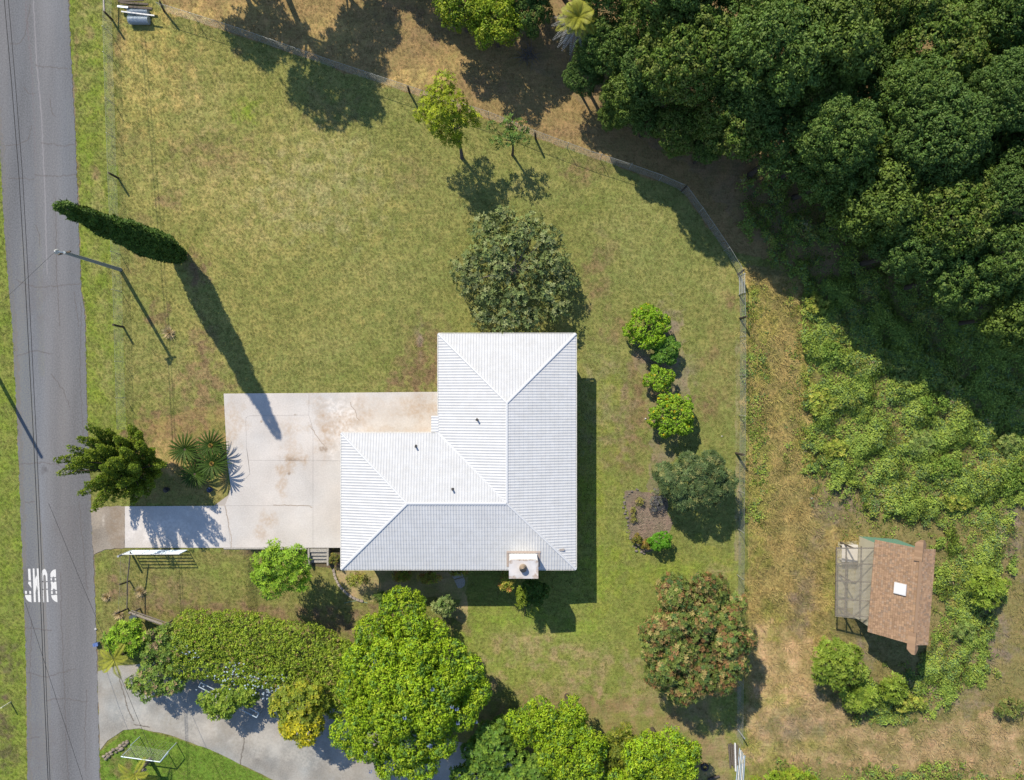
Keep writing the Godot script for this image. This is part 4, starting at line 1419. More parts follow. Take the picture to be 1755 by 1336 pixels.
func build_gate_and_timber() -> void:
	var up := Vector3.UP
	# drive gate, swung open along the drive's south edge
	var a := p(228, 942)
	var b := p(323, 941.5)
	a.y = 0.0
	b.y = 0.0
	var t := thing("drive_gate", "pale blue steel pipe gate swung open beside the concrete drive", "gate", a.lerp(b, 0.5))
	for k in 6:
		var y := 0.18 + k * 0.26
		var m := Acc.new()
		m.tube([a + up * y - t.position, b + up * y - t.position], [0.035, 0.035], 8)
		part("rail", m.mesh(), M.white if k == 5 else M.pipe, t)
	for f in [0.0, 0.33, 0.66, 1.0]:
		var m := Acc.new()
		var q := a.lerp(b, f)
		m.tube([q + up * 0.12 - t.position, q + up * 1.5 - t.position], [0.03, 0.03], 8)
		part("upright", m.mesh(), M.pipe, t)
	var gp := Acc.new()
	var g0 := p(224, 944)
	gp.tube([g0 - t.position - up * 0.1, g0 + up * 1.75 - t.position], [0.08, 0.08], 10)
	part("gate_post", gp.mesh(), plain(Color(0.30, 0.31, 0.32), 0.7), t)
	# roadside fence south of the gate
	t = thing("garden_wire_fence", "short wire fence with crooked wooden posts beside the garden corner", "fence", p(222, 995))
	wire_mesh(t, [[224, 945], [223, 994], [219, 1043]], 1.4, 7, 0.5)
	wood_post(t, p(223, 995), p(205, 1001, 1.45), 0.06)
	wood_post(t, p(220, 1042), p(199, 1051, 1.5), 0.07)
	var br := Acc.new()
	br.tube([p(224, 945, 1.35) - t.position, p(219, 994, 1.3) - t.position, p(218, 1043, 1.35) - t.position], [0.045, 0.05, 0.04], 8, Color(0.17, 0.15, 0.13))
	part("top_rail", br.mesh(), M.bark, t)
	# weathered timber rail running down into the hedge
	t = thing("timber_rail", "weathered grey timber rail on posts above the hedge corner", "fence rail", p(270, 1065))
	var m2 := Acc.new()
	var r0 := p(222, 1049, 1.2)
	var r1 := p(322, 1084, 1.2)
	m2.tube([r0 - t.position, r0.lerp(r1, 0.5) - t.position + Vector3(0.02, 0.03, 0), r1 - t.position], [0.10, 0.11, 0.10], 8, Color(0.40, 0.355, 0.30))
	part("rail", m2.mesh(), M.bark, t)
	var m3 := Acc.new()
	m3.tube([r0 + Vector3(0.1, -0.1, -0.12) - t.position, r1 + Vector3(0, -0.1, -0.16) - t.position], [0.05, 0.05], 7, Color(0.30, 0.26, 0.22))
	part("lower_rail", m3.mesh(), M.bark, t)
	for f in [0.04, 0.62, 0.98]:
		var q := r0.lerp(r1, f)
		var m := Acc.new()
		m.tube([Vector3(q.x, -0.4, q.z) - t.position, q + up * 0.12 - t.position], [0.07, 0.06], 8, Color(0.22, 0.19, 0.16))
		part("post", m.mesh(), M.bark, t)
	var mb := Acc.new()
	mb.box(Transform3D(Basis(Vector3.UP, 0.3), p(230, 1057, 1.15)), Vector3(0.55, 0.30, 0.36))
	var bx := thing("mailbox", "dark grey metal mailbox at the end of the timber rail", "mailbox", p(230, 1057))
	for i in mb.V.size(): mb.V[i] -= bx.position
	part("body", mb.mesh(), plain(Color(0.07, 0.085, 0.10), 0.5), bx)
	var mp := Acc.new()
	mp.tube([Vector3(0, -0.1, 0), p(230, 1057, 1.0) - bx.position], [0.05, 0.05], 8)
	part("post", mp.mesh(), M.wood, bx)

func build_poles_and_wires() -> void:
	var up := Vector3.UP
	# street light
	var b := p(207, 462)
	var top := p(126, 437, 7.0)
	top = Vector3(b.x, 7.3, b.z) + (Vector3(top.x, 7.3, top.z) - Vector3(b.x, 7.3, b.z)) * 0.35
	var t := thing("street_light", "grey roadside street light pole with an arm over the road", "street light", b)
	var m := Acc.new()
	m.tube([Vector3(0, -0.2, 0), (top - b) * 0.5, top - b], [0.15, 0.125, 0.105], 12)
	part("pole", m.mesh(), grainy(plain(Color(0.36, 0.42, 0.45), 0.75), 0.6, 0.03, 0.65, 44), t)
	var head := p(97, 431, 7.55)
	var arm := Acc.new()
	arm.tube([top - b - up * 0.35, (top.lerp(head, 0.5) + up * 0.12) - b, head - b], [0.045, 0.04, 0.035], 8)
	part("arm", arm.mesh(), M.pipe, t)
	var br := Acc.new()
	br.bar(top - b + Vector3(-0.5, -0.15, 0.12), top - b + Vector3(0.35, -0.15, -0.1), 0.1, 0.1)
	part("bracket", br.mesh(), M.wood, t)
	var lh := Acc.new()
	lh.tube([head - b + up * 0.16, head - b + up * 0.10, head - b, head - b - up * 0.04], [0.04, 0.11, 0.165, 0.17], 16, Color.WHITE, true)
	var lamp := part("lamp_head", lh.mesh(), plain(Color(0.55, 0.57, 0.57), 0.5), t)
	var gl := Acc.new()
	gl.tube([head - b - up * 0.045, head - b - up * 0.16, head - b - up * 0.24], [0.15, 0.135, 0.06], 14)
	part("lamp_glass", gl.mesh(), plain(Color(0.6, 0.62, 0.6), 0.2), lamp)
	# power pole just outside the view to the west; its shadow lies across the road
	var pb := p(-28, 600)
	t = thing("utility_pole", "tall wooden utility pole on the west verge casting a long shadow over the road", "utility pole", pb)
	m = Acc.new()
	m.tube([Vector3(0, -0.2, 0), Vector3(0, 8.7, 0)], [0.16, 0.12], 12, Color(0.2, 0.17, 0.14))
	part("pole", m.mesh(), M.bark, t)
	m = Acc.new()
	m.tube([Vector3(0, 8.7, 0), Vector3(0, 8.78, 0)], [0.13, 0.11], 12, Color(0.3, 0.3, 0.3))
	part("pole_cap", m.mesh(), M.tint, t)
	# service lines over the road
	for k in 2:
		var dx := 7.0 * k
		var pts := []
		var rad := []
		for q in [[-28, -420], [-10, -200], [8, 0], [21, 150], [33, 300], [42, 450], [50, 600], [58, 750], [65, 900], [71, 1050], [77, 1200], [83, 1336], [92, 1560], [100, 1800]]:
			pts.append(p(q[0] + dx - (q[1] * 0.0004 * dx), q[1], 9.4))
			rad.append(0.020 if k == 0 else 0.017)
		var w := Acc.new()
		w.tube(pts, rad, 6)
		single("overhead_cable", w.mesh(), M.cable, "thick black overhead cable running the length of the road" if k == 0 else "thinner black overhead cable on the east side of its twin above the road", "cable", Vector3.ZERO, "cables over the road")
	var w2 := Acc.new()
	w2.tube([p(44, 1032, 4.6), p(82, 1150, 4.7), p(108, 1230, 4.9), p(160, 1390, 5.4)], [0.012, 0.012, 0.012, 0.012], 5)
	single("service_wire", w2.mesh(), M.cable, "thin dark wire slanting across the road south of the painted word", "cable", Vector3.ZERO, "wires slanting across the road")
	w2 = Acc.new()
	w2.tube([p(84, 862, 5.0), p(112, 930, 5.0), p(140, 998, 5.0), p(163, 1052, 5.0), p(230, 1215, 5.2), p(262, 1292, 5.4)], [0.012, 0.012, 0.012, 0.012, 0.012, 0.012], 5)
	single("service_wire", w2.mesh(), M.cable, "thin dark wire slanting over the road beside the drive gate", "cable", Vector3.ZERO, "wires slanting across the road")
	w2 = Acc.new()
	w2.tube([p(92, 434, 7.2), p(60, 464, 6.9), p(24, 498, 6.7), p(-40, 556, 7.4)], [0.010, 0.010, 0.010, 0.010], 5)
	single("service_wire", w2.mesh(), M.cable, "thin wire running from the street light lamp across the road", "cable", Vector3.ZERO, "wires slanting across the road")
	# roadside marker post on the west verge
	var mk := thing("marker_post", "short white roadside marker post on the west verge", "marker post", p(19, 1202))
	m = Acc.new()
	m.box(Transform3D(Basis(Vector3.UP, 0.4), Vector3(0, 0.5, 0)), Vector3(0.10, 1.1, 0.05))
	part("post", m.mesh(), plain(Color(0.72, 0.70, 0.55), 0.7), mk)
	m = Acc.new()
	m.box(Transform3D(Basis(Vector3.UP, 0.4), Vector3(0, 0.9, 0)), Vector3(0.106, 0.12, 0.056))
	part("reflector", m.mesh(), plain(Color(0.75, 0.72, 0.65), 0.3), mk)

# ---------------------------------------------------------------- plants
# a crown: rosettes of leaves over a heap of lobes [centre, radii]
func foliage(lobes: Array, sp: Dictionary, sd: int) -> Acc:
	var r := RandomNumberGenerator.new()
	r.seed = sd
	var a := Acc.new()
	var n: int = sp.n
	var L: float = sp.l
	var W: float = sp.w
	var t0: float = sp.get("t0", -0.1)
	var t1: float = sp.get("t1", 0.7)
	var dens: float = sp.dens
	var pal: Array = sp.pal
	var rough: float = sp.get("rough", 0.22)
	var jit: float = sp.get("jit", 0.22)
	var up: float = sp.get("up", 0.5)
	var low: float = sp.get("low", -0.35)
	var fr: float = sp.get("fr", 0.0)
	for li in lobes.size():
		var c: Vector3 = lobes[li][0]
		var q: Vector3 = lobes[li][1]
		var area := 4.0 * PI * pow((pow(q.x * q.y, 1.6) + pow(q.x * q.z, 1.6) + pow(q.y * q.z, 1.6)) / 3.0, 1.0 / 1.6)
		var count := int(area * dens * (0.5 - low * 0.5))
		var tone := r.randf_range(1.0 - jit * 0.5, 1.0 + jit * 0.5)
		for k in count:
			var uy := r.randf_range(low, 1.0)
			var an := r.randf() * TAU
			var fl := sqrt(maxf(0.0, 1.0 - uy * uy))
			var u := Vector3(cos(an) * fl, uy, sin(an) * fl)
			var rad := 1.0 - rough * r.randf() * r.randf() * 2.2 + rough * 0.35 * r.randf()
			var b := c + u * q * rad
			var inside := false
			for lj in lobes.size():
				if lj != li:
					var e: Vector3 = (b - lobes[lj][0]) / lobes[lj][1]
					if e.length_squared() < 0.55:
						inside = true
						break
			if inside:
				continue
			var m := (u / q).normalized() + Vector3(r.randf_range(-0.35, 0.35), up, r.randf_range(-0.35, 0.35))
			m = m.normalized()
			var x := m.cross(Vector3(0.31, 0.2, 0.93)).normalized()
			var y := m.cross(x)
			var ci := 0
			var pick := r.randf()
			while ci < pal.size() - 1 and pick > pal[ci][1]:
				pick -= pal[ci][1]
				ci += 1
			var base: Color = pal[ci][0]
			var g := tone * r.randf_range(1.0 - jit, 1.0 + jit)
			var turn := r.randf() * TAU
			var size := r.randf_range(0.75, 1.25)
			if fr > 0.0:
				# a rounded spray: leaves over a small dome
				for j in n:
					var ha := r.randf() * TAU
					var hy := r.randf_range(0.0, 1.0)
					var hf := sqrt(1.0 - hy * hy)
					var v := (x * cos(ha) + y * sin(ha)) * hf + m * hy
					var ln := (v + Vector3(r.randf_range(-0.5, 0.5), r.randf_range(-0.5, 0.5), r.randf_range(-0.5, 0.5))).normalized()
					var ld := ln.cross(Vector3(r.randf_range(-1, 1), r.randf_range(-1, 1), r.randf_range(-1, 1))).normalized()
					var g3 := g * r.randf_range(0.82, 1.2)
					a.leaf(b + v * (fr * size * r.randf_range(0.7, 1.1)) - ld * (L * 0.4), ld, ln, L * r.randf_range(0.75, 1.25), W, Color(base.r * g3, base.g * g3, base.b * g3))
				continue
			for j in n:
				var la := turn + TAU * j / n + r.randf_range(-0.25, 0.25)
				var ti := r.randf_range(t0, t1)
				var ca := cos(ti)
				var sa := sin(ti)
				var flat := x * cos(la) + y * sin(la)
				var g2 := g * r.randf_range(0.86, 1.16)
				a.leaf(b + flat * (L * 0.06), flat * ca + m * sa, m * ca - flat * sa, L * size * r.randf_range(0.8, 1.2), W * size, Color(base.r * g2, base.g * g2, base.b * g2))
	return a

func lobes_of(R: Vector3, n: int, lobe: float, sd: int, low := -0.25, core := 0.72) -> Array:
	var r := RandomNumberGenerator.new()
	r.seed = sd * 7 + 3
	var out := [[Vector3.ZERO, R * core]]
	var mean := (R.x + R.y + R.z) / 3.0
	for i in n:
		var uy := lerpf(low, 0.95, (i + 0.5) / n)
		var an := i * 2.39996 + r.randf_range(-0.4, 0.4)
		var fl := sqrt(1.0 - uy * uy)
		var u := Vector3(cos(an) * fl, uy, sin(an) * fl)
		var k := r.randf_range(0.75, 1.25) * lobe
		var rr := Vector3(mean * k, minf(mean * k * 0.85, R.y * 0.8), mean * k)
		out.append([u * (R - rr * 0.85) * r.randf_range(0.92, 1.08), rr])
	return out

func trunk(base: Vector3, top: Vector3, r0: float, limbs: Array, col: Color, sd: int) -> Acc:
	var r := RandomNumberGenerator.new()
	r.seed = sd
	var a := Acc.new()
	var bend := Vector3(r.randf_range(-0.15, 0.15), 0, r.randf_range(-0.15, 0.15)) * base.distance_to(top) * 0.4
	var pts := []
	var rad := []
	for i in 6:
		var f := i / 5.0
		pts.append(base.lerp(top, f) + bend * sin(f * PI) - Vector3(0, 0.15 * (1.0 - f), 0))
		rad.append(r0 * lerpf(1.25 if i == 0 else 1.0, 0.5, f))
	a.tube(pts, rad, 9, col)
	for l in limbs:
		var f := r.randf_range(0.45, 0.9)
		var s: Vector3 = base.lerp(top, f) + bend * sin(f * PI)
		var e: Vector3 = l
		var mid := s.lerp(e, 0.5) + Vector3(r.randf_range(-0.2, 0.2), s.distance_to(e) * 0.08, r.randf_range(-0.2, 0.2))
		a.tube([s, mid, e], [r0 * 0.42, r0 * 0.3, r0 * 0.1], 6, col)
	return a

# a tree whose crown is seen at (x, y) of the overhead plan with its middle h above the ground; half-axes rx, ry in plan units, rh in metres
func tree(called: String, label: String, x: float, y: float, h: float, rx: float, ry: float, rh: float, nl: int, lobe: float, sp: Dictionary, o := {}) -> Node3D:
	var c := p(x, y, h)
	var base: Vector3 = o.get("base", Vector3(c.x, gy(c.x, c.z), c.z))
	var k := S * (1.0 - h / EYE)
	var sd: int = o.get("seed", int(x * 3 + y))
	var t := thing(called, label, o.get("category", "tree"), base, o.get("group", ""))
	var R := Vector3(rx * k, rh, ry * k)
	var lobes: Array = o.get("lobes", lobes_of(R, nl, lobe, sd, o.get("low", -0.25), o.get("core", 0.72)))
	var rel := c - base
	var limbs := []
	for i in lobes.size():
		lobes[i] = [lobes[i][0] + rel, lobes[i][1]]
		if i > 0 and limbs.size() < 9: limbs.append(lobes[i][0])
	part("trunk", trunk(Vector3.ZERO, rel + Vector3(0, rh * 0.3, 0), o.get("trunk", 0.16), limbs, o.get("bark", Color(0.16, 0.13, 0.10)), sd).mesh(), M.bark, t)
	part("crown", foliage(lobes, sp, sd).mesh(), M.leaf, t)
	return t

const PAL_WOOD := [[Color(0.092, 0.16, 0.032), 0.6], [Color(0.125, 0.19, 0.04), 0.3], [Color(0.068, 0.125, 0.03), 0.1]]
const PAL_BRIGHT := [[Color(0.17, 0.30, 0.022), 0.6], [Color(0.22, 0.34, 0.026), 0.3], [Color(0.12, 0.22, 0.024), 0.1]]
const PAL_YELLOW := [[Color(0.17, 0.25, 0.018), 0.6], [Color(0.26, 0.31, 0.025), 0.3], [Color(0.09, 0.15, 0.02), 0.1]]
const PAL_JACARANDA := [[Color(0.215, 0.34, 0.016), 0.55], [Color(0.29, 0.385, 0.024), 0.27], [Color(0.125, 0.235, 0.04), 0.18]]
const PAL_MANGO := [[Color(0.066, 0.105, 0.036), 0.6], [Color(0.10, 0.145, 0.052), 0.25], [Color(0.19, 0.20, 0.07), 0.15]]

func sp_of(n: int, l: float, w: float, dens: float, pal: Array, more := {}) -> Dictionary:
	var d := {"n": n, "l": l, "w": w, "dens": dens, "pal": pal}
	d.merge(more, true)
	return d

func build_forest() -> void:
	# a few kinds of the broad dark tree of the wood, then copies of them
	var sp := sp_of(16, 0.21, 0.13, 9.5, PAL_WOOD, {"fr": 0.27, "rough": 0.3, "jit": 0.2})
	var group := "trees of the dense wood"
	var labels := ["broad dark green tree within the dense wood behind the curved fence", "dark green tree at the edge of the dense wood over the shaded ground", "dark green tree at the top of the frame where the wood begins"]
	# spots: plan position of the crown, its middle height, its size
	var spots := []
	var r := RandomNumberGenerator.new()
	r.seed = 404
	# edge of the wood, from the north-west round to the east
	for e in [[908, 22, 3.4, 0.62, 1], [1040, 82, 4.4, 0.80, 1], [1078, 165, 3.9, 0.72, 1], [1128, 118, 6.0, 0.95, 1], [1165, 222, 4.2, 0.68, 1], [1112, 205, 3.4, 0.5, 1], [1212, 250, 3.8, 0.46, 1], [1050, 198, 2.5, 0.4, 1], [1000, 128, 3.0, 0.55, 1], [1262, 205, 6.5, 0.95, 1], [1340, 250, 6.8, 1.0, 1], [1430, 290, 7.0, 0.95, 1], [1500, 350, 7.2, 1.05, 1], [1560, 420, 7.0, 0.95, 1], [1620, 370, 7.8, 1.1, 1], [1640, 470, 6.6, 0.95, 1], [1715, 440, 7.6, 1.0, 1], [1735, 540, 6.2, 0.85, 1], [1800, 500, 7.5, 1.1, 1]]:
		spots.append(e)
	# the wood within
	for j in 6:
		for i in 10:
			var x := 1075.0 + i * 88.0 + (46.0 if j % 2 else 0.0) + r.randf_range(-18, 18)
			var y := -60.0 + j * 74.0 + r.randf_range(-16, 16)
			if y > 60.0 + (x - 1075.0) * 0.50:
				continue
			spots.append([x, y, r.randf_range(5.6, 10.8), r.randf_range(0.78, 1.22), 0])
	# trees of the wood north of the frame
	for e in [[690, -130, 4.0, 0.75, 2], [757, -96, 4.0, 0.75, 2], [830, -70, 4.0, 0.8, 2], [905, -60, 4.4, 0.85, 2], [975, -70, 5.0, 0.9, 2], [1040, -30, 6.0, 0.9, 2], [620, -190, 4.0, 0.7, 2]]:
		spots.append(e)
	var protos := []
	for v in 5:
		var R := Vector3(2.6, 2.5 + 0.3 * (v % 3), 2.6)
		var lobes := lobes_of(R, 20 + 2 * v, 0.27 + 0.014 * v, 900 + v, -0.45, 0.58)
		var rel := Vector3(0, 6.5, 0)
		var limbs := []
		for q in lobes.size():
			lobes[q] = [lobes[q][0] + rel, lobes[q][1]]
			if q > 0 and q < 10: limbs.append(lobes[q][0])
		var tm := trunk(Vector3.ZERO, rel + Vector3(0, 1, 0), 0.2, limbs, Color(0.13, 0.11, 0.09), v + 50).mesh()
		var own := sp.duplicate()
		own.pal = [PAL_WOOD, PAL_WOOD, [[Color(0.105, 0.165, 0.03), 0.7], [Color(0.14, 0.20, 0.036), 0.3]], [[Color(0.08, 0.145, 0.032), 0.7], [Color(0.105, 0.17, 0.04), 0.3]], [[Color(0.095, 0.155, 0.025), 0.6], [Color(0.145, 0.185, 0.04), 0.4]]][v]
		own.fr = [0.22, 0.19, 0.26, 0.16, 0.21][v]
		own.l = [0.17, 0.15, 0.19, 0.13, 0.16][v]
		own.w = own.l * 0.6
		own.dens = [14.0, 17.0, 12.0, 21.0, 15.0][v]
		var cm := foliage(lobes, own, 600 + v).mesh()
		protos.append([tm, cm])
	for i in spots.size():
		var q: Array = spots[i]
		var hm: float = q[2]
		var c := p(q[0], q[1], hm)
		var t := thing("wood_tree", labels[q[4]], "tree", Vector3(c.x, 0, c.z), group)
		var sc: float = q[3]
		t.rotation.y = r.randf() * TAU
		var v: int = i % protos.size()
		var vert := hm / 6.5
		part("trunk", protos[v][0], M.bark, t).scale = Vector3(sc, vert, sc)
		var cr := part("crown", protos[v][1], M.leaf, t)
		cr.scale = Vector3(sc, sc * 0.95, sc)
		cr.position.y = hm - 6.5 * sc * 0.95
	# taller trees north of the frame whose shadows fall over the fence
	var far := sp_of(7, 0.3, 0.13, 12.0, PAL_WOOD, {"rough": 0.6})
	tree("shade_tree", "tall tree north of the curved fence, its shadow lying on the lawn", 405, -182, 8.6, 104, 84, 2.6, 12, 0.34, far, {"group": "trees north of the fence", "trunk": 0.25})
	tree("shade_tree", "spreading tree north of the fence, its shadow on the dry bank", 296, -208, 7.0, 84, 62, 2.0, 10, 0.34, far, {"group": "trees north of the fence", "trunk": 0.25})
	tree("shade_tree", "round tree north of the bank near the edge of the wood", 517, -178, 6.0, 66, 50, 2.0, 10, 0.34, far, {"group": "trees north of the fence", "trunk": 0.22})
	# bright trees in front of the wood
	tree("bright_tree", "sunlit yellow-green tree at the north-west tip of the wood", 852, 36, 3.6, 42, 48, 1.7, 14, 0.3, sp_of(13, 0.2, 0.09, 14.0, PAL_YELLOW, {"fr": 0.24, "rough": 0.4}), {"low": -0.6})
	tree("bright_tree", "yellow-green tree half out of the frame left of the palm", 795, 12, 3.4, 48, 44, 1.6, 13, 0.32, sp_of(13, 0.2, 0.09, 13.0, PAL_YELLOW, {"fr": 0.24, "rough": 0.4}), {"low": -0.6})
	palm("fan_palm", "fan palm with yellow-green fronds over a grey skirt of dead ones", 992, 30, 6.4, 34.0, true)
	bare_bush("fallen_branches", "tangle of bare grey branches on the shaded ground below the palm", 905, 95, 30.0)

func frond(a: Acc, base: Vector3, dir: Vector3, l: float, droop: float, leaflet: float, pairs: int, w: float, c: Color, r: RandomNumberGenerator, vee := 0.35, spread := 0.85) -> void:
	var side := dir.cross(Vector3.UP).normalized()
	if side.length() < 0.1: side = Vector3.RIGHT
	var flat := Vector3(dir.x, 0, dir.z)
	var last := base
	for k in pairs + 1:
		var f := float(k) / pairs
		var q := base + dir * l * f + Vector3.DOWN * droop * l * f * f
		if k > 0:
			a.tube([last, q], [0.018 * (1.05 - f), 0.016 * (1.0 - f) + 0.003], 3, c * 0.9, false)
			var d := (q - last).normalized()
			var nn := side.cross(d).normalized()
			if nn.y < 0.0: nn = -nn
			var ll := leaflet * sin(PI * clampf(0.14 + f * 0.8, 0.0, 1.0)) * r.randf_range(0.9, 1.1)
			for s in [-1.0, 1.0]:
				var ld: Vector3 = (side * s * spread + d * (1.35 - spread) + nn * vee).normalized()
				var ln: Vector3 = (nn - ld * nn.dot(ld)).normalized()
				var g := r.randf_range(0.85, 1.15)
				a.leaf(q, ld, ln, ll, w, Color(c.r * g, c.g * g, c.b * g))
		last = q

func cycad(label: String, x: float, y: float, h: float, rad: float, heart: bool, sd: int) -> void:
	var r := RandomNumberGenerator.new()
	r.seed = sd
	var b := p(x, y, h)
	var base := Vector3(b.x, 0, b.z)
	var t := thing("cycad", label, "cycad", base, "cycads on the island of the drive")
	var m := Acc.new()
	m.tube([Vector3(0, -0.1, 0), Vector3(0, h * 0.5, 0), Vector3(0, h, 0)], [0.26, 0.22, 0.2], 10, Color(0.14, 0.11, 0.08))
	part("trunk", m.mesh(), M.bark, t)
	var count := 38
	for k in count:
		var a := Acc.new()
		var an := k * 2.39996
		var f := float(k) / count
		var el := lerpf(-0.05, 0.6, f)
		var d := Vector3(cos(an) * cos(el), sin(el), sin(an) * cos(el))
		var g := r.randf_range(0.85, 1.15)
		frond(a, Vector3(0, h, 0) + Vector3(d.x, 0, d.z) * 0.1, d, rad * r.randf_range(0.92, 1.08), 0.16 + 0.25 * f, 0.14, 30, 0.034, Color(0.048 * g, 0.092 * g, 0.015 * g), r, 0.25, 0.5)
		part("frond", a.mesh(), M.leaf, t)
	if heart:
		var hm := Acc.new()
		for k in 60:
			var an := k * 2.39996
			var el := lerpf(0.1, 1.5, k / 60.0)
			var d := Vector3(cos(an) * cos(el), sin(el), sin(an) * cos(el))
			hm.leaf(Vector3(0, h + 0.03, 0) + d * 0.08, d, Vector3(0, 1, 0).cross(d).cross(d).normalized() * -1.0, 0.14, 0.06, Color(0.32, 0.22, 0.06))
		part("heart", hm.mesh(), M.leaf, t)

func palm(called: String, label: String, x: float, y: float, h: float, rad: float, skirt: bool) -> void:
	var r := RandomNumberGenerator.new()
	r.seed = int(x + y * 5)
	var b := p(x, y, h)
	var base := Vector3(b.x, gy(b.x, b.z), b.z)
	var t := thing(called, label, "palm", base)
	var m := Acc.new()
	m.tube([Vector3(0, -0.1, 0), Vector3(0.05, h * 0.5, 0), Vector3(0, h, 0)], [0.17, 0.13, 0.11], 10, Color(0.26, 0.23, 0.19))
	part("trunk", m.mesh(), M.bark, t)
	var l := rad * S
	var count := 22 if skirt else 7
	for k in count:
		var a := Acc.new()
		var an := k * 2.39996 + 0.4
		var el := lerpf(0.05, 0.9, float(k) / count)
		var d := Vector3(cos(an) * cos(el), sin(el), sin(an) * cos(el))
		var g := r.randf_range(0.85, 1.2)
		frond(a, Vector3(0, h, 0), d, l * r.randf_range(0.8, 1.1), 0.5, 0.36 if not skirt else 0.5, 26, 0.05, Color(0.25 * g, 0.26 * g, 0.035 * g), r, 0.05)
		part("frond", a.mesh(), M.leaf, t)
	if skirt:
		for k in 16:
			var a := Acc.new()
			var an := k * 2.39996
			var d := Vector3(cos(an) * 0.9, -0.35, sin(an) * 0.9).normalized()
			frond(a, Vector3(0, h - 0.3, 0), d, l * 1.25, 0.35, 0.34, 20, 0.045, Color(0.36, 0.37, 0.36) * r.randf_range(0.8, 1.1), r, -0.1)
			part("dead_frond", a.mesh(), M.leaf, t)

func bare_bush(called: String, label: String, x: float, y: float, rad: float, col := Color(0.27, 0.25, 0.23), high := 0.5) -> void:
	var r := RandomNumberGenerator.new()
	r.seed = int(x * 2 + y)
	var a := Acc.new()
	for k in 46:
		var an := r.randf() * TAU
		var d := Vector3(cos(an), r.randf_range(0.05, high), sin(an)).normalized()
		var s := Vector3(r.randf_range(-0.3, 0.3), 0.05, r.randf_range(-0.3, 0.3)) * rad * S
		var l := rad * S * r.randf_range(0.4, 1.0)
		a.tube([s, s + d * l * 0.5 + Vector3(r.randf_range(-0.1, 0.1), 0.05, r.randf_range(-0.1, 0.1)), s + d * l], [0.022, 0.015, 0.006], 4, col * r.randf_range(0.7, 1.2), false)
	single(called, a.mesh(), M.bark, label, "branches", on(x, y))

